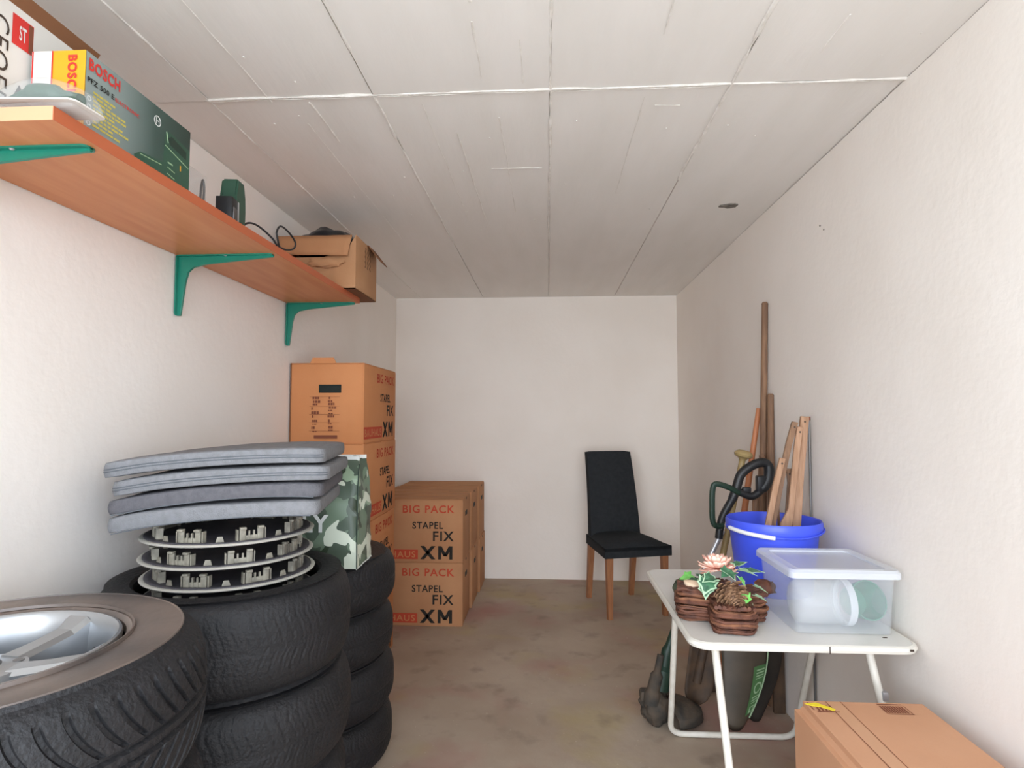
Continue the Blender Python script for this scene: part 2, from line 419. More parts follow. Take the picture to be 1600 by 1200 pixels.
# ------------------------------------------------------------------ moving cartons
def carton(label, loc, size, m, group=None, tab=False, front=False, side=False, right_holes=False, spec_=None):
    sx, sy, sz = size; t = thing('moving_box', label, 'box', loc, 0, group)
    b = B(); box(b, (0, .004, 0), (sx, sy, sz - .004), .004); obj('body', b, m, t)
    # lid flaps on top, meeting over the middle
    b = B(); box(b, (.002, .002, sz - .004), (sx - .002, sy / 2 - .002, sz), .0015)
    obj('flap', b, m, t)
    b = B(); box(b, (.002, sy / 2 + .002, sz - .004), (sx - .002, sy - .002, sz), .0015); obj('flap', b, m, t)
    b = B()   # overlap seam at the corner
    box(b, (sx - .004, .0, .002), (sx + .002, .006, sz - .002), .001); obj('corner_fold', b, m, t)
    return t
def bigpack(t, O, U, V, red='print_red'):   # U: 0.6 m wide direction, V up; the panel's printed words
    O, U, V = Vector(O), Vector(U), Vector(V)
    P_ = lambda u, v: O + U * u + V * v
    b = B(); text(b, 'BIG PACK', P_(.222, .298), U * .328, V * .048, .015)
    obj('lettering', b, red, t)
    for a_ in (('STAPEL', P_(.284, .2), U * .195, V * .043), ('FIX', P_(.415, .125), U * .132, V * .06), ):
        b = B(); text(b, *a_); obj('lettering', b, 'print_black', t)
    def bar(b, a, c, w_):   # a thick print stroke with level ends, in panel coordinates
        add(b, [P_(a[0], a[1]) + n_, P_(a[0] + w_, a[1]) + n_, P_(c[0] + w_, c[1]) + n_, P_(c[0], c[1]) + n_], [(0, 1, 2, 3)])
    n_ = U.cross(V) * .0009; z0, z1 = .012, .094
    b = B(); bar(b, (.335, z0), (.405, z1), .026); bar(b, (.405, z0), (.335, z1), .026); o = obj('lettering', b, 'print_black', t)
    b = B(); bar(b, (.448, z0), (.448, z1), .019); bar(b, (.519, z0), (.519, z1), .019); n_ = n_ * 1.3
    bar(b, (.482, z0 + .02), (.448, z1), .022); bar(b, (.482, z0 + .02), (.516, z1), .022); obj('lettering', b, 'print_black', t)
    b = B(); quad(b, P_(.005, .012), U * .315, V * .058); lg = obj('logo_block', b, red, t)
    b = B(); text(b, 'BAUHAUS', P_(.02, .022), U * .285, V * .038, .01); obj('lettering', b, 'card', lg)

SX, SY, SZ = .6, .35, .39
rows = [(3.731, -1.135), (4.095, -1.128), (4.46, -1.115)]
nm = ['nearest', 'middle', 'rearmost']
for k, (y, x) in enumerate(rows):
    for lv in (0, 1):
        lab = f'{"upper" if lv else "lower"} brown moving box, {nm[k]} of the low row at the back wall'
        t = carton(lab, (x + (.006 if lv == 0 and k else 0), y, lv * SZ), (SX, SY, SZ), 'card_grey', 'low row of stacked moving boxes')
        if k == 0: bigpack(t, (0, .003, .008), (1, 0, 0), (0, 0, 1))
        b = B(); box(b, (SX - .003, .13, .27), (SX + .0008, .22, .3)); obj('hand_hole', b, 'void', t)
        b = B(); box(b, (SX - .003, .16, .372), (SX + .0008, .19, .384)); obj('slot', b, 'void', t)
        if k == 0:
            b = B(); box(b, (SX + .0, .004, .004), (SX + .0035, .03, SZ - .01), .001); obj('edge_flap', b, 'card_grey', t)
        if lv == 1:
            b = B(); quad(b, (.44, .05, SZ), (.13, 0, 0), (0, .006, 0), .001); obj('slot', b, 'void', t)
            b = B(); quad(b, (.04, .2, SZ), (.16, 0, 0), (0, .006, 0), .001); obj('slot', b, 'void', t)

LX, LY, LW, LL = -1.248, 2.82, .362, .60
nm = ['lowest', 'second from bottom', 'third from bottom', 'topmost']
for lv in range(4):
    t = carton(f'orange-brown moving box at the left wall, {nm[lv]} of the tall stack of four', (LX + (.004 if lv == 2 else 0), LY - (.006 if lv == 2 else 0), lv * SZ), (LW, LL, SZ), 'card', 'tall stack of moving boxes')
    bigpack(t, (LW + .0005, 0.0, .008), (0, 1, 0), (0, 0, 1))
    b = B(); box(b, (.15 - .01, -.0008, .245), (.25, .006, .285), .002); obj('hand_hole', b, 'void', t)
    b = B(); quad(b, (.12, .003, .024), (.115, 0, 0), (0, 0, .016), .004); obj('printed_bar', b, 'print_brown', t)
    b = B()
    for cx, w_ in ((.105, .034), (.185, .038)):
        z = .225
        while z > .06:
            hgt = random.uniform(.004, .014); xx = cx + random.uniform(0, .008)
            for q in range(random.randint(1, 3)):
                w2 = random.uniform(.005, .012); quad(b, (xx, .003, z - hgt), (w2, 0, 0), (0, 0, hgt), .004); xx += w2 + .003
            z -= hgt + random.uniform(.003, .01)
    for z in (.06, .1, .14, .18, .225): quad(b, (.095, .003, z), (.15, 0, 0), (0, 0, .0012), .004)
    o = obj('printed_table', b, 'print_brown', t)
    if lv == 3:
        b = B(); prism(b, [(.095, 0), (.225, 0), (.212, .028), (.108, .028)], 0, .004, Matrix.Translation((0, .002, SZ - .002)) @ Matrix.Rotation(PI / 2, 4, 'X')); obj('tab', b, 'card', t)
        b = B(); box(b, (-.003, .002, .002), (.002, .05, SZ), .0005); obj('flap', b, 'card_in', t)

# ------------------------------------------------------------------ chair
def chair():
    t = thing('dining_chair', 'high-backed charcoal upholstered dining chair with oak legs by the back wall', 'chair', (.515, 4.2, 0), R(16))
    ff, bk, wf, wb = -.25, .225, .215, .185
    # seat: plump box, slightly crowned, wider in front
    b = B(); tt = bmesh.new(); bmesh.ops.create_cube(tt, size=1); bmesh.ops.subdivide_edges(tt, edges=tt.edges[:], cuts=7, use_grid_fill=True)
    for v in tt.verts:
        x, y, z = v.co * 2; k = (1 - y) / 2; w = wb + (wf + .018 - wb) * k
        rx = math.copysign(abs(x) ** 1, x) * w; ry = y * .245; rz = .39 + (z * .5 + .5) * .085
        if z > 0: rz += .018 * (1 - x ** 2) * (1 - y ** 4) - .02 * max(abs(x), abs(y)) ** 8 * (z > .5)
        if z > .5 and y < -.5: rz -= .012 * (abs(y) - .5) * 2
        v.co = (rx, ry - .012, rz)
    merge(b, tt); obj('seat', b, 'chairfab', t, ang=60)
    # backrest: tall slab, slightly curved, leaning back
    b = B(); tt = bmesh.new(); bmesh.ops.create_cube(tt, size=1); bmesh.ops.subdivide_edges(tt, edges=tt.edges[:], cuts=9, use_grid_fill=True)
    for v in tt.verts:
        x, y, z = v.co * 2; s = (z + 1) / 2
        w = .19 - .018 * s; yy = .155 + .12 * s ** 1.6 + y * (.034 - .010 * s)
        e = max(abs(x), 0) ** 10
        v.co = (x * w * (1 - .015 * (abs(y) ** 4)), yy - .008 * (1 - x * x) * (y < 0), .40 + s * .645 - .006 * abs(x) ** 8 * (z > .9))
    merge(b, tt); obj('backrest', b, 'chairfab', t, ang=60)
    for sx in (-1, 1):
        b = B(); x = sx * (wf - .022)
        poly = [(-.021, -.021), (.021, -.021), (.021, .021), (-.021, .021)]
        add(b, [(x + p * .72, ff + .02 + q * .72, 0) for p, q in poly] + [(x + p, ff + .025 + q, .39) for p, q in poly],
            [(0, 3, 2, 1), (4, 5, 6, 7), (0, 1, 5, 4), (1, 2, 6, 5), (2, 3, 7, 6), (3, 0, 4, 7)]); obj('leg', b, 'oak', t)
        b = B(); x = sx * (wb - .022)
        add(b, [(x + p * .75, bk + .02 + q * .72, 0) for p, q in poly] + [(x + p, bk - .035 + q, .39) for p, q in poly],
            [(0, 3, 2, 1), (4, 5, 6, 7), (0, 1, 5, 4), (1, 2, 6, 5), (2, 3, 7, 6), (3, 0, 4, 7)]); obj('leg', b, 'oak', t)
chair()

# ------------------------------------------------------------------ tyres
def tyre_bm(Rr, w, rb, style, n=600, seed=0):
    hw = w / 2; pr = []
    side = [(rb + .012, .62), (rb, .80), (rb + .002, .90), (rb + .010, .955), (rb + (Rr - rb) * .30, .985), (rb + (Rr - rb) * .52, 1.0), (rb + (Rr - rb) * .70, .975), (Rr - .036, .915), (Rr - .024, .86)]
    T = 44 if style == 'summer' else 26
    pr += [(r_, -f * hw, 0) for r_, f in side]
    for i in range(T + 1):
        v = -1 + 2 * i / T; pr.append((Rr - .016 * abs(v) ** 3.2, v * .78 * hw, 1))
    pr += [(r_, f * hw, 0) for r_, f in reversed(side)]
    pr += [(Rr - .03, .6 * hw, 0), (Rr - .022, 0, 0), (Rr - .03, -.6 * hw, 0)]
    m = len(pr); verts = []; faces = []
    for k in range(n):
        for r_, z, tr in pr:
            v = z / (.83 * hw); av = min(1, abs(v))
            if r_ < Rr - .04: sh = 0
            elif style == 'summer': sh = 1.9 * (1 - av) ** 2 / 62
            else: sh = .35 * math.sin(v * 5 + seed) * (1 if tr else 0) / 75
            th = 2 * PI * (k / n + sh); c, s = math.cos(th), math.sin(th)
            if tr or (abs(v) <= 1.1 and r_ > Rr - .02 and not (abs(v) < .8 and not tr)):
                d = 0
                if style == 'summer':
                    ph = (k % 14) / 14
                    if .18 < abs(v) < .94 and ph < .25: d = .007 * min(1, (.94 - abs(v)) * 7)
                    if abs(abs(v) - .12) < .05: d = .007
                else:
                    ph = (k / n * 75 + (0 if v > 0 else .5)) % 1
                    if ph < .13 and abs(v) > .1: d = .0013 if abs(v) < .75 else .0007
                    ph2 = (k / n * 150) % 1
                    if ph2 < .2: d = max(d, .0005)
                    if abs(abs(v) - .33) < .03 or abs(abs(v) - .7) < .02 or abs(v) < .03: d = max(d, .0018)
                r_ = r_ - d
            verts.append((r_ * c, r_ * s, z + hw))
    for k in range(n):
        q = (k + 1) % n
        for i in range(m):
            j = (i + 1) % m; faces.append((k * m + i, q * m + i, q * m + j, k * m + j))
    b = B(); add(b, verts, faces); return b

def tyre_mesh(*a, m='rubber', m2=None, **k):
    b = tyre_bm(*a, **k); me = bpy.data.meshes.new('tyre'); b.to_mesh(me); b.free(); me.materials.append(M[m])
    me.polygons.foreach_set('use_smooth', [True] * len(me.polygons)); me.set_sharp_from_angle(angle=R(28))
    return me
def place_tyre(me, loc, rz, label, group, tilt=(0, 0)):
    o = bpy.data.objects.new('tyre', me); COL.objects.link(o); o.location = loc; o.rotation_euler = (tilt[0], tilt[1], rz)
    return tag(o, label, 'tyre', group)

nm = ['lowest', 'second from bottom', 'third from bottom', 'topmost']
me = tyre_mesh(.32, .193, .20, 'winter', seed=2)
for i in range(4):
    place_tyre(me, (-.93 + (0, .004, 0, .006)[i], 2.315 + (0, .004, -.004, 0)[i], i * .1935 + .0), i * 1.3, f'bare black tyre, {nm[i]} of the far stack behind the camouflage bag', 'far stack of tyres')
zs = [(0, .192), (.192, .193), (.385, .235), (.62, .25)]
meA = tyre_mesh(.32, .193, .225, 'winter', m='rubber'); meB = tyre_mesh(.325, .243, .232, 'winter', m='rubber', seed=1)
for i, (z, w_) in enumerate(zs):
    o = place_tyre(meA if i < 2 else meB, (-.89 + (.004, -.004, .004, 0)[i], 1.65 + (0, .004, .002, 0)[i], z), i * .9, f'wide black winter tyre, {nm[i]} of the middle stack under the wheel covers', 'middle stack of tyres')
    o.scale = (1, 1, (w_ - .001) / .193)
    if i >= 2: o.scale = (1, 1, (w_ - .001) / .243)

# wheels in the near stack
def wheel(label, loc, rz):
    t = thing('car_wheel', label, 'wheel', loc, rz, 'near stack of car wheels'); w = .2325; hw = w / 2; Rr = .33
    b = tyre_bm(Rr, w, .198, 'summer', n=868)
    me_ = bpy.data.meshes.new('tyre'); b.to_mesh(me_); b.free(); me_.materials.append(M['rubber']); me_.materials.append(M['rubber_brown'])
    mi = []
    for p in me_.polygons:
        c = p.center; r_ = math.hypot(c.x, c.y); mi.append(1 if (c.z > hw * 1.8 and r_ < .291) else 0)
    me_.polygons.foreach_set('material_index', mi)
    me_.polygons.foreach_set('use_smooth', [True] * len(mi)); me_.set_sharp_from_angle(angle=R(28))
    ty = bpy.data.objects.new('tyre', me_); COL.objects.link(ty); ty.parent = t; ty['label'] = 'tyre with dusty brown sidewall'
    b = B()
    for r_ in (.212, .288): lathe(b, [(r_ - .002, w - .004), (r_ - .001, w + .0012 - (r_ > .25) * .002), (r_ + .001, w + .0012 - (r_ > .25) * .002), (r_ + .003, w - .005)], 96)
    obj('sidewall_bead', b, 'rubber_brown', ty)
    b = B(); zt = w - .014
    k8 = .882
    lathe(b, [(r_ * k8, z) for r_, z in [(.219, zt - .01), (.2215, zt + .002), (.219, zt + .008), (.214, zt + .009), (.208, zt + .004), (.203, zt - .012), (.198, zt - .035), (.192, zt - .10), (.19, .03), (.2, .015), (.214, .01), (.222, .02), (.222, .03), (.205, .05), (.2, zt - .04), (.212, zt - .012)]], 96, closed=True)
    rim = obj('rim', b, 'alloy', t, ang=50)
    b = B(); zh = zt - .022
    lathe(b, [(0, zh + .002), (.03, zh + .002), (.034, zh), (.064, zh - .002), (.07, zh - .02), (.07, zh - .06), (0, zh - .07)], 40); obj('hub', b, 'alloy', t)
    b = B(); lathe(b, [(0, zh + .008), (.026, zh + .007), (.029, zh + .003), (.029, zh)], 32); obj('centre_cap', b, 'alloy_dark', t)
    for k in range(5):
        a = 2 * PI * k / 5; mx = Matrix.Rotation(a, 4, 'Z')
        secs = [(.05, .030, zh), (.10, .025, zh + .004), (.15, .026, zh + .010), (.179, .034, zt + .003)]
        vs = []
        for x, w_, z in secs:   # flat narrow crown, shoulders, deep flanks
            for y, dz in ((-w_ * .55, 0), (w_ * .55, 0), (w_ * .85, -.008), (w_, -.055), (-w_, -.055), (-w_ * .85, -.008)): vs.append((x, y, z + dz))
        fs = [(0, 1, 2, 3, 4, 5), tuple(18 + i for i in (5, 4, 3, 2, 1, 0))]
        for i in range(3):
            for q in range(6): fs.append((i * 6 + q, i * 6 + (q + 1) % 6, i * 6 + 6 + (q + 1) % 6, i * 6 + 6 + q))
        b = B(); add(b, vs, fs, mx); sp = obj('spoke', b, 'alloy', rim, ang=20)
        b = B(); prism(b, [(.085, -.006), (.160, -.010), (.164, 0), (.160, .010), (.085, .006), (.08, 0)], zh + .0085, zh + .0105, mx); b.free()
        b = B(); aa = a + R(36); lathe(b, [(0, zh - .004), (.008, zh - .004), (.008, zh - .02), (0, zh - .02)], 14, Matrix.Translation((.05 * math.cos(aa), .05 * math.sin(aa), .004))); obj('bolt', b, 'alloy_dark', rim)
    b = B(); tube(b, [(.172, 0, zt - .05), (.150, 0, zt - .028)], [.007, .006], 10, mx=Matrix.Rotation(R(30), 4, 'Z')); obj('valve', b, 'black', t)
    return t
wt = wheel('silver alloy car wheel lying flat, topmost of the near stack', (-.918, .93, .6985), R(11))
dup(wt, (-.916, .934, .4655), R(40), 'alloy car wheel second from the top of the near stack')
dup(wt, (-.919, .928, .2328), R(70), 'alloy car wheel second from the floor in the near stack')
dup(wt, (-.917, .93, .0), R(20), 'alloy car wheel on the floor at the bottom of the near stack')

# ------------------------------------------------------------------ wheel covers
def cover():
    t = thing('wheel_cover', '', 'wheel cover', (0, 0, 0))
    b = B(); rr = .222
    lathe(b, [(rr - .012, .003), (rr - .004, 0), (rr, .001), (rr + .001, .0035), (rr - .002, .006), (rr - .008, .0065), (rr - .014, .006)], 96, closed=True); obj('outer_rim', b, 'trim_rim', t, ang=60)
    # dished disc, spoke windows filled in dark for the shade between covers
    b = B(); n = 120; rings = [.03, .08, .12, .165, .198, .212]; zz = [-.004, -.004, -.001, .002, .004, .006]
    vs = []; fs = []
    for i, r_ in enumerate(rings):
        for k in range(n): vs.append((r_ * math.cos(2 * PI * k / n), r_ * math.sin(2 * PI * k / n), zz[i]))
    for i in range(len(rings) - 1):
        for k in range(n):
            pass
            q = (k + 1) % n; fs.append((i * n + k, i * n + q, (i + 1) * n + q, (i + 1) * n + k))
    fs.append([k for k in range(n)])
    add(b, vs, fs); o = obj('disc', b, 'trim_dark', t); m_ = o.modifiers.new('s', 'SOLIDIFY'); m_.thickness = .003
    for k in range(8):
        a = 2 * PI * (k + .5) / 8; mx = Matrix.Rotation(a, 4, 'Z') @ Matrix.Translation((.186, 0, 0))
        b = B()
        for s in (-1, 1):   # each clip is a double hook on a common web
            box(b, (-.003, s * .022 - .0075, .004), (.004, s * .022 + .0075, .038), .001, mx)
            box(b, (-.003, s * .022 - .0075, .034), (.010, s * .022 + .0075, .040), .001, mx)
            box(b, (-.012, s * .034 - .0015, .004), (.003, s * .034 + .0015, .034), 0, mx)
            box(b, (-.003, s * .006 - .002, .004), (.003, s * .006 + .002, .03), 0, mx)
        box(b, (-.004, -.025, .004), (.001, .025, .018), .001, mx)
        obj('clip', b, 'trim_clip', t)
        if True:
            mx2 = Matrix.Rotation(a + PI / 8, 4, 'Z') @ Matrix.Translation((.188, 0, 0))
            b = B(); prism(b, [(-.012, 0), (.012, 0), (.006, .02), (-.006, .02)], 0, .003, mx2 @ Matrix.Rotation(PI / 2, 4, 'Z') @ Matrix.Rotation(PI / 2, 4, 'X')); obj('rib', b, 'trim_clip', t)
    return t
cv = cover()
names = ['silver wheel cover sunk in the middle tyre stack, lowest of the five', 'upturned silver wheel cover resting level with the tyre top, second from bottom', 'upturned silver wheel cover, middle one of the five stacked on the tyres', 'upturned silver wheel cover, second from the top under the cushions', 'upturned silver wheel cover directly under the grey cushions']
cz = [.812, .868, .921, .977, .998]
for i in range(4):
    loc = (-.89 + (0, .0, -.006, -.004)[i], 1.65, cz[i]); rz = (0, .12, -.08, .05)[i] + 1.1
    o = cv if i == 0 else dup(cv, loc, rz, names[i])
    if i == 0: o.location = loc; o.rotation_euler = (0, 0, rz)
    o['label'] = [names[0], names[1], names[2], 'upturned silver wheel cover, topmost, directly under the grey cushions'][i]
    if i == 0: o['label'] = 'silver wheel cover sunk in the middle tyre stack, lowest of the four'
    if i == 2: o['label'] = 'upturned silver wheel cover, third from bottom of those stacked on the tyres'
    o['group'] = 'stack of wheel covers'

# ------------------------------------------------------------------ seat cushions
def cushion(label, z0, th, m, piped, dx=0, dy=0, L=.545, Wd=.45, rot=12, warp=0):
    fr = Vector((-.585 + dx, 1.545 + dy, 0)); a = R(rot)
    t = thing('seat_cushion', label, 'cushion', (fr.x, fr.y, z0), a, 'stack of grey seat cushions')
    def sag(x, y):
        u = -x / L; return -.030 * u ** 1.6 - .012 * max(0, u - .8) * 5 * .4 + warp * math.sin(u * 5) + .006 * (1 - (2 * u - 1) ** 2)
    b = B(); tt = bmesh.new(); bmesh.ops.create_cube(tt, size=1); bmesh.ops.subdivide_edges(tt, edges=tt.edges[:], cuts=15, use_grid_fill=True)
    for v in tt.verts:
        x, y, z = v.co * 2
        cx = abs(x) ** 6; cy = abs(y) ** 6
        zz = z * th / 2 * (1 - .22 * max(cx, cy)) + (z > 0) * .003 * noise.noise(Vector((x * 2, y * 2, z0 * 9)))
        px = -L / 2 + x * L / 2 * (1 - .012 * z * z); py = Wd / 2 + y * Wd / 2 * (1 - .012 * z * z)
        # rounded corners
        k = max(0, abs(x) * abs(y) - .9) * .25
        px += -math.copysign(k, x) * .4; py += -math.copysign(k, y) * .4
        v.co = (px, py, th / 2 + zz + sag(px, py))
    merge(b, tt); obj('pad', b, m, t, ang=70)
    if piped:
        for zz in (th * .56, th * .42):
            pts = []
            for x, y in rrect(-L + .004, .0, -.004, Wd - .001, .028, 4):
                pts.append((x, y))
            fine = []
            for i in range(len(pts)):
                p, q = pts[i], pts[(i + 1) % len(pts)]; n = max(1, int(math.hypot(p[0] - q[0], p[1] - q[1]) / .04))
                for s in range(n): fine.append((p[0] + (q[0] - p[0]) * s / n, p[1] + (q[1] - p[1]) * s / n))
            b = B(); tube(b, [(x, y, zz + sag(x, y)) for x, y in fine], .0016, 6, closed=True); obj('piping', b, 'piping', t)
    else:
        b = B(); tube(b, [(-L + .02 + (L - .04) * i / 20, .003, .006 + sag(-L + L * i / 20, 0)) for i in range(21)], .0016, 6); obj('seam', b, 'piping', t)
cushion('grey fabric seat cushion with piping, topmost of the stack of four', 1.173, .0455, 'cushion', True, dx=-.005)
cushion('grey fabric seat cushion with piping, second from the top', 1.127, .044, 'cushion', True, dx=.006, dy=.004, L=.535)
cushion('darker grey seat cushion, second from the bottom of the stack', 1.082, .0425, 'cushion_dark', False, dx=-.012, dy=.006, L=.53, warp=.002)
cushion('grey seat cushion without piping, lowest, lying on the wheel covers', 1.0345, .0455, 'cushion', False, dx=-.018, L=.52)

# ------------------------------------------------------------------ camouflage bag
def bag():
    t = thing('shopping_bag', 'camouflage print carrier bag with white LY lettering on the far tyres', 'bag', (-.66, 2.045, .775), R(3))
    w, d, h = .36, .20, .372
    nx, ny, nz = 22, 12, 24
    def pt(u, v):   # u runs round the four sides, v up
        per = [(0, 0), (-w, 0), (-w, d), (0, d)]
        i = int(u) % 4; f = u - int(u); p, q = per[i], per[(i + 1) % 4]
        x, y = p[0] + (q[0] - p[0]) * f, p[1] + (q[1] - p[1]) * f
        s = v ** 1.5; x = -w / 2 + (x + w / 2) * (1 - .03 * s); y = d / 2 + (y - d / 2) * (1 - .45 * s * s)
        bulge = math.sin(PI * f) * math.sin(PI * v) * .012
        nrm = [(0, -1), (-1, 0), (0, 1), (1, 0)][i]
        cr = noise.noise(Vector((x * 9, y * 9, v * 4))) * .016 * (.3 + v) + noise.noise(Vector((x * 25, y * 25, v * 12))) * .004
        if i == 3: cr -= .03 * math.sin(PI * f) * max(0, v - .45) * 1.6
        return (x + nrm[0] * (bulge + cr), y + nrm[1] * (bulge + cr), v * h - .03 * 0)
    N = 4 * 14; vs = []; fs = []
    for j in range(nz + 1):
        for k in range(N): vs.append(pt(4 * k / N, j / nz))
    for j in range(nz):
        for k in range(N): q = (k + 1) % N; fs.append((j * N + k, j * N + q, (j + 1) * N + q, (j + 1) * N + k))
    fs.append(list(range(N))[::-1])
    b = B(); add(b, vs, fs); obj('bag_body', b, 'camo', t, ang=80)
    b = B(); top = [Vector(v) for v in vs[nz * N:]]
    add(b, [v + Vector((0, 0, -.002)) for v in top] + [v + Vector((0, 0, .012)) for v in top] + [v + (Vector((-w / 2, d / 2, h)) - v) * .06 + Vector((0, 0, .012)) for v in top] + [v + (Vector((-w / 2, d / 2, h)) - v) * .06 - Vector((0, 0, .06)) for v in top],
        [(r_ * N + k, r_ * N + (k + 1) % N, (r_ + 1) * N + (k + 1) % N, (r_ + 1) * N + k) for r_ in range(3) for k in range(N)]); obj('lining', b, 'bagwhite', t)
    b = B(); pts = [Vector(pt(0, j / nz)) + Vector((.001, -.001, 0)) for j in range(nz)]
    tube(b, pts, .0022, 6); obj('edge_piping', b, 'dkgreen', t)
    b = B(); tube(b, [Vector(pt(3 + f / 10, 0)) for f in range(11)], .0025, 6); obj('edge_piping', b, 'textwhite', t)
    b = B(); text(b, 'LY', (-.180, -.026, .130), (.090, 0, 0), (0, 0, .06), .03); obj('lettering', b, 'textwhite', t)
bag()

# ------------------------------------------------------------------ shelf and brackets
SH = 1.845; SX1 = -.912
t = thing('wall_shelf', 'long reddish beech veneered board shelf high on the left wall', 'shelf', (XL + .006, 1.013, SH), 0)
b = B(); box(b, (0, .0008, 0), (.344, 1.787, .026)); obj('board', b, 'shelf', t)
b = B(); box(b, (.344, .0, 0), (.3455, 1.787, .026)); obj('edge_band', b, 'shelf_edge', t)
b = B(); box(b, (0, -.0008, 0), (.3445, .0008, .026)); obj('board_end', b, 'shelf_end', t, label='pale raw board end')
def bracket(label, y):
    t = thing('shelf_bracket', label, 'bracket', (XL + .006, y, SH), 0, 'teal shelf brackets')
    b = B(); L = .33; D = .205
    # web profile in x,z: L with a curved inner fillet, tapering to both tips
    prof = [(0, 0), (L, 0), (L, -.009), (.10, -.030), (.055, -.038), (.036, -.055), (.028, -.09), (.014, -D), (0, -D)]
    mx = Matrix.Translation((0, .005, -.0005)) @ Matrix.Rotation(PI / 2, 4, 'X')
    prism(b, prof, 0, .01, mx, .0012); obj('web', b, 'teal', t)
    b = B(); prism(b, rrect(0, -.017, L, .017, .012), -.004, 0, None); obj('arm_plate', b, 'teal', t)
    b = B(); prism(b, rrect(0, -.017, D, .017, .010), 0, .004, Matrix.Rotation(PI / 2, 4, 'Y')); obj('wall_plate', b, 'teal', t)
    for x in (.06, .17, .30):
        b = B(); lathe(b, [(0, -.007), (.003, -.0065), (.0055, -.004), (0, -.004)], 10, Matrix.Translation((x, .011 if x != .17 else -.011, 0))); obj('screw', b, 'alu', t)
bracket('teal metal shelf bracket nearest the pale board end', 1.125)
bracket('teal metal shelf bracket under the middle of the shelf', 1.925)
bracket('teal metal shelf bracket at the far end below the open carton', 2.775)

ST = SH + .026
# tool carton with printed side
def toolbox():
    t = thing('tool_carton', 'yellow and green power tool carton with red lettering on the shelf', 'box', (-1.045, 1.112, ST), 0)
    L, Wd, Hh = .352, .115, .17
    b = B(); box(b, (.001, .001, 0), (Wd - .0008, L, Hh)); obj('body', b, 'boxgrey', t)
    b = B(); box(b, (Wd - .0008, 0, .0), (Wd, L, Hh)); obj('printed_side', b, 'boxprint', t)
    b = B(); box(b, (.045, -.0006, 0), (Wd, .001, Hh)); e = obj('yellow_end', b, 'boxyellow', t)
    b = B(); box(b, (-.0, -.0006, 0), (.045, .001, Hh)); obj('white_end', b, 'boxwhite', t)
    b = B(); quad(b, (.043, -.0006, 0), (.003, 0, 0), (0, 0, Hh)); quad(b, (.001, -.0006, 0), (.003, 0, 0), (0, 0, Hh)); obj('stripe', b, 'boxred', t)
    b = B(); text(b, 'BOSCH', (.078, -.001, Hh - .010), (0, 0, -.088), (.02, 0, 0), .03); obj('lettering', b, 'boxred', t)
    b = B(); X = Wd + .0002
    text(b, 'BOSCH', (X, .008, Hh - .036), (0, .088, -.0), (0, 0, .026), .035); obj('lettering', b, 'boxred', t)
    b = B(); text(b, 'ELECTRONIC', (X, .083, Hh - .062), (0, .075, 0), (0, 0, .008)); obj('lettering', b, 'boxred', t)
    b = B(); text(b, 'PFZ 500 E', (X, .005, Hh - .062), (0, .074, 0), (0, 0, .0115), .03); obj('lettering', b, 'print_black', t)
    b = B(); rnd = random.Random(3)
    z = Hh - .074
    while z > .02:
        y = .022; ln = rnd.uniform(.06, .115)
        while y < ln:
            w_ = rnd.uniform(.006, .02); quad(b, (X, y, z - .0045), (0, w_, 0), (0, 0, .0045)); y += w_ + .0025
        z -= .0085
    quad(b, (X, 0.0, 0.003), (0, .12, 0), (0, 0, .004)); obj('fine_print', b, 'textyellow', t)
    b = B()
    for i in range(4): lathe(b, [(0.0035, 0), (.0055, 0), (.0055, .0006), (.0035, .0006)], 16, Matrix.Translation((X, .012, .076 - i * .017)) @ Matrix.Rotation(PI / 2, 4, 'Y'), closed=True)
    mx = Matrix.Translation((X, .222, Hh - .035)) @ Matrix.Rotation(PI / 2, 4, 'Y')
    lathe(b, [(.0105, 0), (.0125, 0), (.0125, .0006), (.0105, .0006)], 28, mx, closed=True)
    for s in (-1, 1): quad(b, (X, .222 + s * .005 - .0012, Hh - .043), (0, .0024, 0), (0, 0, .016))
    quad(b, (X, .217, Hh - .0362), (0, .01, 0), (0, 0, .0024)); obj('emblem', b, 'textwhite', t)
    # printed picture of a green saw
    P2 = lambda pts: [(X, y, z) for y, z in pts]
    b = B()
    def flat(pts, lift=.0008): add(b, [(X + lift, y, z) for y, z in pts], [list(range(len(pts)))])
    flat([(.145, .02), (.165, .035), (.245, .045), (.25, .115), (.262, .13), (.35, .118), (.35, .0), (.15, .0)]); s_ = obj('saw_picture', b, 'green', t)
    b = B(); flat([(.262, .112), (.275, .122), (.335, .108), (.335, .088), (.27, .098)], .0012); obj('handle_opening', b, 'dkgreen', s_)
    b = B()
    for y0, z0, y1, z1 in ((.252, .09, .345, .07), (.165, .03, .24, .036), (.255, .125, .262, .10), (.262, .04, .29, .036), (.262, .024, .29, .02)):
        tube(b, [(X + .001, y0, z0), (X + .001, y1, z1)], .0011, 4)
    quad(b, (X, .262, .05), (0, .02, 0), (0, 0, .004), .0014); obj('printed_highlight', b, 'label_pale', s_)
    b = B(); quad(b, (X, .31, .05), (0, .005, 0), (0, 0, .014), .0014); obj('switch_print', b, 'boxyellow', s_)
toolbox()

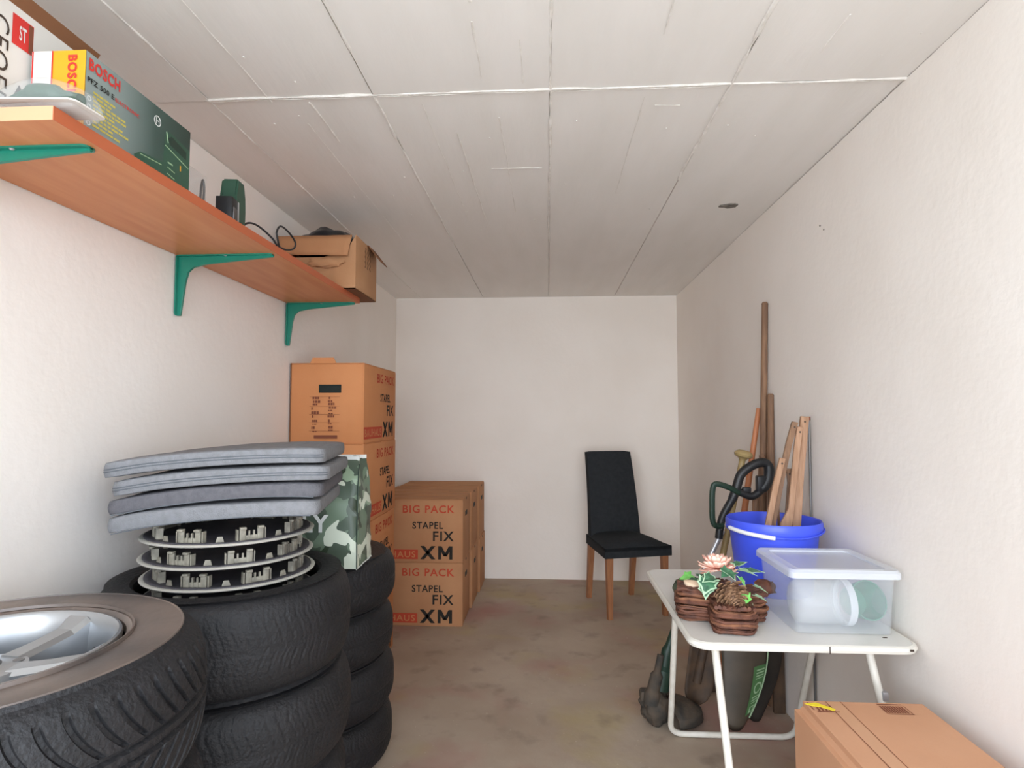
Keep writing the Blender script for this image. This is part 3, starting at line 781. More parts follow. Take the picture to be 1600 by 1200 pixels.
# big white carton against the wall with open flaps
t = thing('white_carton', 'large white carton with handwritten CE and red label at the shelf end', 'box', (-1.242, .80, ST), 0)
Wd, L, Hh = .190, .44, .245
b = B(); box(b, (0, 0, 0), (Wd, .003, Hh)); box(b, (0, L - .003, 0), (Wd, L, Hh)); box(b, (0, .003, 0), (.003, L - .003, Hh)); box(b, (Wd - .003, .003, 0), (Wd, L - .003, Hh)); box(b, (.003, .003, 0), (Wd - .003, L - .003, .003)); obj('body', b, 'boxwhite', t)
b = B(); prism(b, [(0, 0), (Wd - .01, 0), (Wd - .02, .09), (.02, .09)], 0, .003, Matrix.Translation((0, L - .001, Hh)) @ Matrix.Rotation(R(-8), 4, 'X') @ Matrix.Scale(1, 4)); obj('flap', b, 'card_in', t)
b = B(); box(b, (0, .10, 0), (.003, L + .03, .03), 0, Matrix.Translation((Wd - .003, .01, Hh)) @ Matrix.Rotation(R(35), 4, 'Y')); obj('flap', b, 'card_in', t)
b = B(); X = Wd + .0002
quad(b, (X, .272, .165), (0, .048, 0), (0, 0, .062)); q = obj('red_label', b, 'boxred', t)
b = B(); text(b, 'ST', (X + .0005, .287, .180), (0, .016, 0), (0, 0, .03)); obj('lettering', b, 'textwhite', q)
b = B(); quad(b, (X + .0004, .309, .167), (0, .010, 0), (0, 0, .058)); obj('label_strip', b, 'print_brown', q)
b = B(); text(b, 'CEOEE', (X, .232, .205), (0, 0, -.17), (0, .034, 0), .0); obj('handwriting', b, 'ink', t)
b = B(); add(b, [(X + .001, .281, .065), (X + .001, .312, .06), (X + .001, .292, .09)], [(0, 1, 2)]); obj('warning_mark', b, 'ink', t)

# blister pack with tool in front
t = thing('blister_pack', 'clear plastic blister pack with white card lying on the near shelf end', 'packaging', (-.99, 1.03, ST), R(-3))
b = B(); prism(b, rrect(-.056, -.014, .125, .066, .012), 0.018, .021, basis((0, 0, 0), 0, 0, R(4)) , .0006); obj('card', b, 'boxwhite', t)
b = B(); tt = bmesh.new(); bmesh.ops.create_cube(tt, size=1); bmesh.ops.subdivide_edges(tt, edges=tt.edges[:], cuts=8, use_grid_fill=True)
for v in tt.verts:
    x, y, z = v.co * 2
    z2 = (z * .5 + .5); v.co = (.035 + x * .08, .03 + y * .035, .021 + z2 * (.052 * (1 - .35 * x * x - .35 * y ** 4) - (.01 if x > 0 else 0) * x))
merge(b, tt); obj('blister', b, 'blister', t, ang=80)
b = B(); tube(b, smoothpath([(-.04, .03, .035), (0, .03, .05), (.05, .03, .045), (.1, .03, .032)], 5), [.014] * 5 + [.019] * 6 + [.012] * 5, 12); obj('tool', b, 'green', t)
b = B(); box(b, (-.05, -.005, 0), (.115, .062, .017), .006); obj('tray', b, 'blister', t)

# clear plastic case with a chain, standing at the wall
t = thing('plastic_case', 'clear plastic sleeve holding a saw chain beside the green tool', 'case', (-1.13, 1.49, ST), 0)
b = B(); box(b, (0, 0, 0), (.10, .22, .155), .004); obj('sleeve', b, 'blister', t)
b = B(); tube(b, smoothpath([(.104, .19, .02), (.104, .2, .10), (.104, .193, .135), (.104, .184, .1), (.104, .18, .02)], 5, True), .003, 6, closed=True); obj('chain', b, 'alloy_dark', t)

# jigsaw standing on its nose
t = thing('jigsaw', 'dark green jigsaw standing on end with its black base plate on the shelf', 'power tool', (-1.0, 1.80, ST), R(8))
b = B(); prof = [(-.035, 0), (-.035, .09), (-.022, .12), (-.026, .15), (-.02, .178), (.028, .182), (.036, .17), (.042, .135), (.046, .09), (.048, .0)]
prism(b, prof, -.026, .026, Matrix.Rotation(PI / 2, 4, 'Z') @ Matrix.Rotation(PI / 2, 4, 'X'), .006); obj('housing', b, 'green', t)
b = B(); box(b, (-.015, -.088, 0), (.034, -.036, .098), .003); obj('base_plate', b, 'black', t)
b = B(); box(b, (.03, -.078, .03), (.037, -.046, .068), .002); obj('guide', b, 'alloy_dark', t)
b = B(); box(b, (.030, -.041, .005), (.036, -.033, .095), .001); obj('plate_edge', b, 'alu', t)
b = B(); P3 = [(-1.0, 1.84, ST + .02), (-.99, 1.875, ST + .065), (-.98, 1.93, ST + .075), (-.95, 1.975, ST + .045), (-.93, 1.985, ST + .012), (-.925, 1.965, ST + .035), (-.925, 1.955, ST + .06), (-.925, 1.985, ST + .09), (-.925, 2.05, ST + .088), (-.925, 2.105, ST + .068), (-.925, 2.09, ST + .04), (-.927, 2.03, ST + .02), (-.93, 1.97, ST + .016), (-.926, 2.0, ST + .004), (-.95, 2.08, ST + .004)]
tube(b, smoothpath(P3, 6), .0034, 8); obj('cable', b, 'black', t, world=True)

# open cardboard box at the far end of the shelf
t = thing('open_carton', 'worn open cardboard box overhanging the far end of the shelf', 'box', (-1.205, 2.585, ST), 0)
Wd, L, Hh = .348, .32, .245; th = .004
b = B(); box(b, (0, 0, 0), (Wd, L, th)); obj('base', b, 'card_in', t)
b = B(); prism(b, [(0, 0), (Wd, 0), (Wd, Hh), (Wd - .04, Hh - .07), (.20, Hh - .1), (.06, Hh - .10), (0, Hh - .06)], 0, th, Matrix.Translation((0, th, 0)) @ Matrix.Rotation(PI / 2, 4, 'X')); obj('panel', b, 'card_pale', t)
b = B(); box(b, (0, L - th, 0), (Wd, L, Hh)); obj('panel', b, 'card_pale', t)
b = B(); box(b, (0, th, 0), (th, L - th, Hh)); obj('panel', b, 'card_pale', t)
b = B(); box(b, (Wd - th, th, 0), (Wd, L - th, Hh), .0015); pr_ = obj('panel', b, 'card_pale', t)
b = B(); rnd = random.Random(5)
for c in range(3):
    pts = [(Wd + .001, .14 + c * .035 + .006 * math.sin(i * 1.9 + c), .225 - i * .0075) for i in range(14)]
    tube(b, smoothpath(pts, 3), .0012, 4)
obj('handwriting', b, 'ink', pr_)
# front flap folded down, hanging
b = B(); vs = []; fs = []; nn = 12
for i in range(nn + 1):
    for j in range(5):
        u = i / nn; v = j / 4; x = -.012 + u * (Wd - .005)
        taper = .012 * (v if u > .5 else -v) * (abs(u - .5) * 2) ** 4
        vs.append((x - taper, -.004 - .018 * math.sin(v * 1.5) - .006 * u * v, Hh - .002 - v * (.088 + .012 * u) + .003 * noise.noise(Vector((u * 4, v * 3, 1)))))
for i in range(nn):
    for j in range(4): a = i * 5 + j; fs.append((a, a + 5, a + 6, a + 1))
add(b, vs, fs); o = obj('flap', b, 'card_grey', t); o.modifiers.new('s', 'SOLIDIFY').thickness = .004
b = B(); box(b, (0, 0, 0), (.10, .12, .004), .001, Matrix.Translation((Wd, .17, Hh + .0)) @ Matrix.Rotation(R(52), 4, 'Y')); obj('flap', b, 'card_in', t)
b = B(); box(b, (.0, -.07, 0), (.004, 0, .09), 0, Matrix.Translation((Wd - .02, .006, Hh - .17)) @ Matrix.Rotation(R(20), 4, 'X') @ Matrix.Rotation(R(-35), 4, 'Z')); b.free()
b = B(); tt = bmesh.new(); bmesh.ops.create_icosphere(tt, subdivisions=4, radius=1)
for v in tt.verts:
    n_ = noise.noise(v.co * 2.3) * .25 + noise.noise(v.co * 6) * .08
    v.co = (Wd * .48 + v.co.x * .150 * (1 + n_ * .3), L * .5 + v.co.y * .135 * (1 + n_ * .3), Hh - .022 + v.co.z * .092 * (1 + n_))
merge(b, tt); bg_ = obj('plastic_bag', b, 'bagin', None, ang=70); bg_.location = (-1.205, 2.585, ST)
tag(bg_, 'crumpled black plastic bag bulging out of the open cardboard box', 'bag')
b = B(); tt = bmesh.new(); bmesh.ops.create_icosphere(tt, subdivisions=3, radius=1)
for v in tt.verts:
    n_ = noise.noise(v.co * 2.6 + Vector((4, 4, 4))) * .5
    v.co = (.215 + v.co.x * .085 * (1 + n_), -.012 + v.co.y * .014 * (1 + n_), .118 + v.co.z * .022 * (1 + n_))
merge(b, tt); obj('torn_lining', b, 'card_pale', t, ang=70)

# ------------------------------------------------------------------ folding table
TZ = .668
t = thing('folding_table', 'white folding camping table with tubular legs against the right wall', 'table', (.42, 1.735, 0), 0)
def wpoly(): return rrect(.408, 1.735, 1.020, 2.535, .05, 8)
b = B(); prism(b, wpoly(), TZ - .021, TZ - .0005); obj('tabletop', b, 'tabletop', t, world=True)
b = B(); pp = wpoly(); tube(b, [(x, y, TZ - .0105) for x, y in pp], .0112, 8, closed=True); obj('edge_band', b, 'tableedge', t, world=True)
for x0, y0, x1, y1 in ((.771, 1.7225, .7735, 1.7235),):
    b = B(); box(b, (x0, y0, TZ - .02), (x1, y1, TZ + .0), 0); obj('edge_joint', b, 'ink', t, world=True)
for (x, y, w_) in ((.955, 1.80, .012), (.985, 1.7232, .01)):
    b = B(); box(b, (x, y, TZ - (.001 if y > 1.75 else .009)), (x + w_, y + .006 if y > 1.75 else y + .001, TZ + .0006 if y > 1.75 else TZ - .003)); obj('chip', b, 'ink', t, world=True)
def U(p0, p1, p2, p3, r, k=.06):   # U tube with rounded lower corners
    p0, p1, p2, p3 = map(Vector, (p0, p1, p2, p3)); out = [p0]
    for a, c, d in ((p0, p1, p2), (p1, p2, p3)):
        s = c + (a - c).normalized() * k; e = c + (d - c).normalized() * k
        for i in range(9):
            q = i / 8; out.append(s * (1 - q) ** 2 + c * 2 * q * (1 - q) + e * q * q)
    out.append(p3); return out
b = B(); tube(b, U((.455, 2.20, TZ - .02), (.493, 2.53, .0125), (.985, 2.53, .0125), (.975, 2.22, TZ - .02), .0115), .0115, 12); fr = obj('leg_frame', b, 'white_metal', t, world=True)
b = B(); tube(b, U((.492, 1.852, TZ - .02), (.522, 1.70, .0125), (1.005, 1.70, .0125), (.932, 1.852, TZ - .02), .0115), .0115, 12); fr2 = obj('leg_frame', b, 'white_metal', t, world=True)
b = B(); tube(b, [(.485, 1.86, TZ - .033), (.95, 1.86, TZ - .033)], .009, 8); tube(b, [(.46, 2.21, TZ - .033), (.985, 2.21, TZ - .033)], .009, 8); obj('cross_tube', b, 'white_metal', t, world=True)
b = B(); tube(b, [(.50, 1.80, .45), (.486, 2.33, .45)], .006, 8); b.free()
b = B(); box(b, (.950, 1.80, .49), (.966, 1.83, .515), .003); obj('clip', b, 'alu', t, world=True)

# ------------------------------------------------------------------ blue bucket with sticks
t = thing('bucket', 'blue plastic bucket with white handle grip on the table, holding sticks', 'bucket', (.828, 2.275, TZ), 0)
Hb = .257; r0, r1 = .128, .156
b = B(); lathe(b, [(0, .006), (r0 - .01, .006), (r0 - .004, .0), (r0, .0), (r0 + .001, .004), (r1 - .004, Hb - .045), (r1 + .006, Hb - .043), (r1 + .009, Hb - .038), (r1 + .010, Hb - .008), (r1 + .006, Hb), (r1 + .001, Hb - .002), (r1 - .004, Hb - .02), (r0 - .006, .012), (0, .012)], 64); obj('bucket_body', b, 'blue', t, ang=40)
b = B(); tube(b, [((r1 + .013) * math.cos(R(a)), (r1 + .013) * math.sin(R(a)), Hb - .026 - .016 * math.sin(R((a - 180) / 1.0)) ** 2 * 1.0 * (1 if a < 250 else 1)) for a in range(178, 362, 6)], .003, 6); obj('bail_handle', b, 'blue', t)
b = B(); tube(b, [((r1 + .015) * math.cos(R(a)), (r1 + .015) * math.sin(R(a)), Hb - .028 - (a - 190) * .00022) for a in range(192, 254, 4)], .0072, 10); obj('handle_grip', b, 'whiteplastic', t)
def stick(label, pts, w_, th_, m='stick', foot=False):
    pts = [Vector(p) for p in pts]; base = pts[0]
    t = thing('wooden_stick', label, 'stick', base, 0, 'wooden sticks in the blue bucket')
    b = B(); up = None; vs = []
    d = (pts[-1] - pts[0]).normalized(); s = Vector((1, 0, 0)) - d * d.x; s.normalize(); n_ = d.cross(s)
    for i, p in enumerate(pts):
        k = 1.0 if not (foot and i == 1) else 1.9
        for a, c in ((-1, -1), (1, -1), (1, 1), (-1, 1)): vs.append(p + s * a * w_ / 2 * k + n_ * c * th_ / 2)
    N = len(pts); fs = [(3, 2, 1, 0), tuple((N - 1) * 4 + q for q in range(4))]
    for i in range(N - 1):
        for q in range(4): fs.append((i * 4 + q, i * 4 + (q + 1) % 4, i * 4 + 4 + (q + 1) % 4, i * 4 + 4 + q))
    tt = bmesh.new(); add(tt, vs, fs); bmesh.ops.bevel(tt, geom=tt.edges[:], offset=.0015, segments=1, affect='EDGES'); merge(b, tt)
    obj('slat', b, m, t, world=True)
    tip = pts[-1] - d * .02
    b = B(); lathe(b, [(0, -.0012), (.0035, -.001), (.0035, .001), (0, .0012)], 10, Matrix.Translation(tip - n_ * (th_ / 2) * (1 if n_.y > 0 else -1)) @ Matrix.Rotation(PI / 2, 4, 'X')); obj('nail_hole', b, 'ink', t, world=True)
stick('short raw wooden stick at the left in the blue bucket', [(.772, 2.24, .69), (.796, 2.24, .90), (.832, 2.25, 1.05), (.858, 2.25, 1.148)], .021, .011)
stick('long wooden stick leaning right, second from left in the blue bucket', [(.80, 2.265, .69), (.822, 2.265, .904), (.862, 2.275, 1.073), (.896, 2.285, 1.2), (.922, 2.29, 1.280)], .022, .012, 'stick_old')
stick('wooden slat with a wide foot in the middle of the blue bucket', [(.858, 2.26, .69), (.868, 2.26, .905), (.890, 2.265, .96), (.923, 2.28, 1.189), (.938, 2.285, 1.262)], .022, .011, foot=True)
stick('widest and tallest wooden slat at the right in the bucket', [(.902, 2.28, .69), (.914, 2.28, .908), (.938, 2.3, 1.09), (.966, 2.31, 1.300)], .031, .012)
stick('short reddish stick behind the others in the bucket', [(.885, 2.31, .69), (.898, 2.31, .95), (.908, 2.31, 1.05), (.905, 2.31, 1.105)], .022, .010, 'stick_old')
stick('thinnest stick in the bucket, behind the middle slat', [(.875, 2.33, .69), (.868, 2.33, .949), (.860, 2.33, 1.06)], .009, .008, 'stick_old')

# ------------------------------------------------------------------ translucent storage tub with lid
t = thing('storage_tub', 'translucent plastic storage tub with flat lid on the white table', 'storage box', (.70, 1.80, TZ), 0)
X0, X1, Y0, Y1, HT = .718, 1.000, 1.815, 2.085, .176
def hollow(bm, x0, y0, x1, y1, z0, z1, th, tp=0, r=.018):
    N = len(rrect(0, 0, 1, 1, .1))
    a = rrect(x0 + tp, y0 + tp, x1 - tp, y1 - tp, r); c = rrect(x0, y0, x1, y1, r); d = rrect(x0 + th, y0 + th, x1 - th, y1 - th, r); e = rrect(x0 + tp + th, y0 + tp + th, x1 - tp - th, y1 - tp - th, r)
    vs = [(*p, z0) for p in a] + [(*p, z1) for p in c] + [(*p, z1) for p in d] + [(*p, z0 + th) for p in e]
    fs = [(k_ * N + i, k_ * N + (i + 1) % N, (k_ + 1) * N + (i + 1) % N, (k_ + 1) * N + i) for k_ in range(3) for i in range(N)]
    fs.append(list(range(N))[::-1]); fs.append([3 * N + i for i in range(N)]); add(bm, vs, fs)
b = B(); hollow(b, X0 - .006, Y0 - .004, X1 + .006, Y1 + .004, TZ + .001, TZ + HT, .0018, .010); obj('tub', b, 'tubplastic', t, world=True)
b = B(); lz = TZ + HT
out = rrect(X0 - .018, Y0 - .018, X1 + .018, Y1 + .014, .02); inn = rrect(X0 + .016, Y0 + .014, X1 - .012, Y1 - .012, .015); o2 = rrect(X0 - .012, Y0 - .012, X1 + .012, Y1 + .010, .02)
N = len(out)
vs = [(*p, lz - .012) for p in out] + [(*p, lz + .004) for p in out] + [(*p, lz + .012) for p in o2] + [(*p, lz + .010) for p in inn] + [(*p, lz + .004) for p in inn]
add(b, vs, [(k_ * N + i, k_ * N + (i + 1) % N, (k_ + 1) * N + (i + 1) % N, (k_ + 1) * N + i) for k_ in range(4) for i in range(N)]); obj('lid_rim', b, 'tubrim', t, world=True)
b = B(); prism(b, inn, lz + .003, lz + .0045); obj('lid_panel', b, 'tublid', t, world=True)
# contents
t = thing('jar', 'clear plastic jar lying on its side inside the storage tub', 'jar', (.74, 1.90, TZ + .072), 0)
mx = Matrix.Translation((.745, 1.895, TZ + .071)) @ Matrix.Rotation(R(90), 4, 'Y') @ Matrix.Rotation(0, 4, 'Z')
b = B(); lathe(b, [(0, 0), (.055, 0), (.062, .006), (.065, .015), (.065, .14), (.0655, .145), (.063, .145), (.063, .015), (.054, .003), (0, .003)], 48, mx); obj('jar_body', b, 'jar', t, world=True, ang=50)
b = B(); lathe(b, [(.0658, .138), (.068, .140), (.068, .158), (.06, .16), (.058, .157), (.0658, .156)], 48, mx, closed=True); obj('jar_rim', b, 'tubrim', t, world=True)
t = thing('green_ball', 'sea green plastic cup inside the right side of the storage tub', 'cup', (.95, 1.93, TZ + .06), 0)
b = B(); lathe(b, [(0, -.042), (.036, -.04), (.046, -.03), (.056, .02), (.058, .042), (.055, .042), (.052, .02), (.042, -.028), (0, -.034)], 36, Matrix.Translation((.955, 1.925, TZ + .066)) @ Matrix.Rotation(R(70), 4, 'X') @ Matrix.Rotation(R(12), 4, 'Y')); obj('cup_body', b, 'greenthing', t, world=True, ang=50)
t.name = 'cup'

# ------------------------------------------------------------------ vine cross arrangement
t = thing('flower_arrangement', 'cross-shaped brown vine arrangement with pink flower and ivy on the table', 'decoration', (.545, 1.93, TZ), 0)
rnd = random.Random(11)
def bundle(p, q, w_, h_, n, name='vine_bundle'):
    p, q = Vector(p), Vector(q); d = (q - p).normalized(); s = Vector((-d.y, d.x, 0)); b = B(); L = (q - p).length
    for i in range(n):   # twigs laid along the arm, round the cross-section
        a = 2 * PI * i / n; cs, sn = math.cos(a), math.sin(a); ph = rnd.random() * 9
        pts = [p + d * L * k / 7 + s * cs * (w_ / 2 - .004) * (1 - .12 * (abs(k - 3.5) / 3.5) ** 3) + Vector((0, 0, h_ / 2 + sn * (h_ / 2 - .004))) + s * .004 * math.sin(k * 1.3 + ph) + Vector((0, 0, .003 * math.sin(k * 1.7 + ph))) for k in range(8)]
        tube(b, pts, rnd.uniform(.0045, .0075), 6)
    o = obj(name, b, 'vine', t, world=True); o['kind'] = 'stuff'
    b = B()
    for i in range(int(L / .012)):   # and bound round it
        c = p + d * (.006 + i * .012 + rnd.uniform(-.004, .004)); tl = rnd.uniform(-.012, .012)
        tube(b, [c + d * tl * math.sin(2 * PI * k / 14) + s * math.cos(2 * PI * k / 14) * w_ / 2 * 1.02 + Vector((0, 0, h_ / 2 + math.sin(2 * PI * k / 14) * h_ / 2 * .98)) for k in range(14)], rnd.uniform(.0022, .0035), 5, closed=True)
    if name == 'x': return
    b2 = b
    o = obj('binding', b2, 'vine2', t, world=True); o['kind'] = 'stuff'
def wound(p, q, w_, h_, n):   # twigs wound across the arm's end: loops stacked in height
    p, q = Vector(p), Vector(q); d = (q - p).normalized(); s = Vector((-d.y, d.x, 0)); b = B(); L = (q - p).length; c = (p + q) / 2; b3 = B()
    for i in range(n):
        z = .006 + (h_ - .012) * i / (n - 1); k_ = 1 + rnd.uniform(-.05, .05); bulg = .80 + .2 * math.sin(PI * (i + .5) / n)
        for ring, rr in ((1, .0052), (.88, .006)):
            pts = []
            for x, y in rrect(-L / 2 * ring, -w_ / 2 * ring, L / 2 * ring, w_ / 2 * ring, .03 * ring, 4):
                pts.append(c + d * x * k_ * bulg + s * y * k_ * bulg + Vector((0, 0, z + .004 * math.sin(x * 60 + i * 2.1) + .003 * math.sin(y * 70 + i))))
            tube(b if rnd.random() < .7 else b3, pts, rr * rnd.uniform(.75, 1.1), 6, closed=True)
    for i in range(10):   # top cover
        y = -w_ / 2 + w_ * (i + .5) / 10
        pts = [c + d * (-L / 2 + L * k / 6) * .92 + s * (y * .9 + .004 * math.sin(k + i)) + Vector((0, 0, h_ - .002 + .003 * math.sin(k * 2 + i))) for k in range(7)]
        tube(b, pts, .0058, 6)
    o = obj('vine_bundle', b, 'vine', t, world=True); o['kind'] = 'stuff'
    if len(b3.faces): o = obj('vine_strand', b3, 'vine2', t, world=True); o['kind'] = 'stuff'
    else: b3.free()
wound((.540, 1.785, TZ), (.552, 1.90, TZ), .130, .078, 9)      # front arm
wound((.405, 1.965, TZ), (.54, 1.935, TZ), .115, .095, 10)      # left arm
wound((.555, 1.93, TZ), (.668, 1.95, TZ), .105, .088, 9)      # right arm
wound((.548, 1.88, TZ), (.552, 2.0, TZ), .10, .092, 8)        # crossing
wound((.55, 2.0, TZ), (.56, 2.10, TZ), .10, .08, 7)           # rear arm
b = B(); tt = bmesh.new(); bmesh.ops.create_icosphere(tt, subdivisions=4, radius=1)
for v in tt.verts:
    n_ = noise.noise(v.co * 4) * .3; v.co = (.493 + v.co.x * .062 * (1 + n_ * .3), 2.13 + v.co.y * .07, TZ + .037 + v.co.z * .036 * (1 + n_))
merge(b, tt); obj('moss_clump', b, 'moss', t, world=True, ang=80)
b = B(); tt = bmesh.new(); bmesh.ops.create_icosphere(tt, subdivisions=3, radius=1)
for v in tt.verts:
    n_ = noise.noise(v.co * 5) * .6; v.co = (.705 + v.co.x * .034 * (1 + n_), 2.02 + v.co.y * .022, TZ + .075 + v.co.z * .024 * (1 + n_))
merge(b, tt); obj('dried_bloom', b, 'vine', t, world=True, ang=80)
# big pink flower
fc = Vector((.533, 1.945, TZ + .152)); b = B()
for ring, (n, tilt, ln, wd) in enumerate(((9, 86, .018, .010), (12, 68, .026, .013), (15, 48, .034, .015), (17, 28, .040, .016), (19, 6, .044, .017), (18, -14, .042, .016))):
    for k in range(n):
        a = 2 * PI * (k + .5 * (ring % 2)) / n + rnd.uniform(-.08, .08); tl = R(tilt + rnd.uniform(-8, 8))
        mx = Matrix.Translation(fc) @ Matrix.Rotation(R(-12), 4, 'X') @ Matrix.Rotation(a, 4, 'Z') @ Matrix.Rotation(-tl, 4, 'Y')
        L = ln * 1.35 * rnd.uniform(.9, 1.1); w_ = wd * 1.3
        vs = [(.004, -w_ * .15, 0), (.004, w_ * .15, 0), (L * .5, -w_ * .45, .002), (L * .5, 0, -.001), (L * .5, w_ * .45, .002), (L * .85, -w_ * .5, .006), (L * .85, 0, .003), (L * .85, w_ * .5, .006), (L, -w_ * .2, .011), (L * 1.03, 0, .01), (L, w_ * .2, .011)]
        add(b, vs, [(0, 1, 3), (0, 3, 2), (1, 4, 3), (2, 3, 6, 5), (3, 4, 7, 6), (5, 6, 9, 8), (6, 7, 10, 9)], mx)
o = obj('flower_head', b, 'petal', t, world=True, ang=60, label='pink many-petalled artificial flower'); o['kind'] = 'stuff'; o.modifiers.new('s', 'SOLIDIFY').thickness = .0008
b = B()   # cream cup petal on the left arm
lathe(b, [(0, .004), (.018, .0), (.028, .006), (.031, .016), (.027, .018), (.012, .022), (0, .024)], 24, Matrix.Translation((.462, 1.955, TZ + .088)) @ Matrix.Rotation(R(10), 4, 'Y') @ Matrix.Diagonal((1.15, .9, 1, 1))); obj('cream_bloom', b, 'cream', t, world=True)
b = B()   # pine cone pointing to the viewer
cc = Vector((.545, 1.845, TZ + .100)); cm = Matrix.Translation(cc) @ Matrix.Scale(1.2, 4) @ Matrix.Rotation(R(118), 4, 'X') @ Matrix.Rotation(R(8), 4, 'Y')
lathe(b, [(0, -.028), (.014, -.024), (.024, -.01), (.02, .012), (.01, .03), (0, .036)], 20, cm)
for i in range(75):
    f = i / 75; a = i * 2.39996; z = -.026 + .062 * f; rr = (.033 if f < .35 else .033 * (1 - (f - .35) * 1.15)); rr = max(.007, rr)
    mx = cm @ Matrix.Rotation(a, 4, 'Z') @ Matrix.Translation((rr * .45, 0, z)) @ Matrix.Rotation(R(-28), 4, 'Y')
    s_ = .6 + rr * 12; prism(b, [(0, -.004 * s_), (rr * .75, -.007 * s_), (rr * .95, 0), (rr * .75, .007 * s_), (0, .004 * s_)], 0, .0022, mx)
o = obj('pine_cone', b, 'cone', t, world=True)
def leaf(p, yaw, pitch, s, m, edge=True, roll=0):
    shape = [(0, 0), (.15, .22), (.05, .5), (.36, .42), (.45, .52), (.62, .26), (1, 0), (.62, -.26), (.45, -.52), (.36, -.42), (.05, -.5), (.15, -.22)]
    mx = Matrix.Translation(p) @ Matrix.Rotation(yaw, 4, 'Z') @ Matrix.Rotation(-pitch, 4, 'Y') @ Matrix.Rotation(roll, 4, 'X')
    def mk(k, dz, mm, par, nm_):
        b = B(); vs = [(.42 * s, 0, .003 * 0 + dz)] + [((.42 + (x - .42) * k) * s, y * k * s, dz + abs(y) * s * .18 - .12 * s * x * x) for x, y in shape]
        add(b, vs, [(0, i + 1, (i + 1) % 12 + 1) for i in range(12)], mx); o = obj(nm_, b, mm, par, world=True, smooth=False); o.modifiers.new('s', 'SOLIDIFY').thickness = .0008; return o
    o = mk(1, 0, 'leafedge' if edge else m, t, 'leaf')
    if edge: mk(.78, .0012, m, o, 'leaf_blade')
T_ = TZ
for (x, y, z, yaw, pit, s, m, e) in (
    (.490, 1.88, .140, 235, -40, .060, 'leafdark', 1), (.478, 1.88, .128, 262, -62, .052, 'leafdark', 1), (.508, 1.88, .145, 205, -10, .050, 'leafdark', 1), (.50, 1.89, .138, 180, 0, .045, 'leafdark', 1),
    (.558, 1.88, .166, 215, -15, .050, 'leafdark', 0), (.566, 1.885, .175, 15, 20, .048, 'leafdark', 1), (.535, 1.88, .158, 300, -10, .05, 'leafdark', 1),
    (.575, 1.88, .165, 340, -5, .058, 'leafdark', 1), (.60, 1.88, .160, 5, 5, .060, 'leafdark', 1), (.572, 1.87, .150, 310, -40, .042, 'leaflight', 1),
    (.578, 1.845, .112, 275, -60, .050, 'leaflight', 0), (.590, 1.842, .080, 290, -60, .042, 'leaflight', 1), (.612, 1.86, .125, 340, -15, .046, 'leafdark', 1),
    (.610, 1.855, .098, 350, -15, .044, 'leafdark', 1), (.50, 2.02, .09, 170, 5, .06, 'leafdark', 0), (.49, 2.06, .095, 190, 0, .055, 'leaflight', 0), (.52, 2.03, .10, 120, 10, .05, 'leafdark', 0)):
    leaf((x, y, T_ + z), R(yaw), R(pit), s, m, bool(e), R(-20 if 180 < yaw < 360 else 0))
b = B()
tube(b, smoothpath([(.50, 1.86, T_ + .10), (.515, 1.845, T_ + .06), (.535, 1.84, T_ + .03), (.56, 1.84, T_ + .07)], 5), .0022, 6)
tube(b, smoothpath([(.56, 1.88, T_ + .13), (.58, 1.862, T_ + .115), (.60, 1.86, T_ + .08), (.605, 1.86, T_ + .05)], 5), .0018, 6); obj('stem', b, 'vine2', t, world=True)

# ------------------------------------------------------------------ garden tools behind the table
# grass trimmer
t = thing('grass_trimmer', 'corded grass trimmer with black loop handle leaning behind the table', 'garden tool', (.45, 2.64, 0), 0)
A0, A1 = Vector((.535, 2.655, .37)), Vector((.765, 2.70, .80))
b = B(); tube(b, [A0, A1], .0125, 14); obj('shaft', b, 'alu', t, world=True)
b = B(); tube(b, smoothpath([A1 - (A1 - A0) * .08, (.765, 2.7, .855), (.812, 2.7, .942), (.832, 2.7, .998), (.850, 2.7, 1.046), (.898, 2.7, 1.084), (.945, 2.7, 1.098), (.970, 2.7, 1.078), (.964, 2.7, 1.02), (.934, 2.7, .977), (.895, 2.7, .950), (.85, 2.7, .965), (.82, 2.7, .975)], 5), [.017] * 10 + [.020] * 25 + [.022] * 10 + [.017] * 16, 12); obj('main_handle', b, 'black', t, world=True)
b = B(); tube(b, smoothpath([(.835, 2.69, .965), (.79, 2.675, .99), (.735, 2.67, 1.006), (.718, 2.67, .985), (.714, 2.67, .911), (.716, 2.67, .845), (.735, 2.68, .822), (.765, 2.69, .825)], 5), .0125, 10); obj('loop_handle', b, 'dkgreen', t, world=True)
b = B(); box(b, (.855, 2.688, .968), (.89, 2.712, .99), .004); box(b, (.915, 2.682, .97), (.955, 2.718, 1.04), .006); obj('trigger', b, 'black', t, world=True)
b = B(); tube(b, smoothpath([A0 + (A1 - A0) * .03, (.51, 2.65, .30), (.492, 2.645, .22), (.475, 2.64, .14)], 5), [.016] * 5 + [.024] * 5 + [.036] * 6, 14); obj('motor_housing', b, 'dkgreen', t, world=True)
b = B(); tube(b, smoothpath([(.475, 2.62, .29), (.455, 2.61, .21), (.435, 2.60, .14), (.43, 2.60, .10)], 5), [.014] * 5 + [.026] * 5 + [.034] * 6, 14); obj('motor_cover', b, 'dirty', t, world=True)
b = B(); tt = bmesh.new(); bmesh.ops.create_icosphere(tt, subdivisions=4, radius=1)
for v in tt.verts:
    n_ = noise.noise(v.co * 3) * .35; v.co = (.452 + v.co.x * .06 * (1 + n_), 2.63 + v.co.y * .06, max(.002, .07 + v.co.z * .072 * (1 + n_)))
merge(b, tt); obj('cutting_head', b, 'dirty', t, world=True, ang=70)
b = B(); vs = []; fs = []
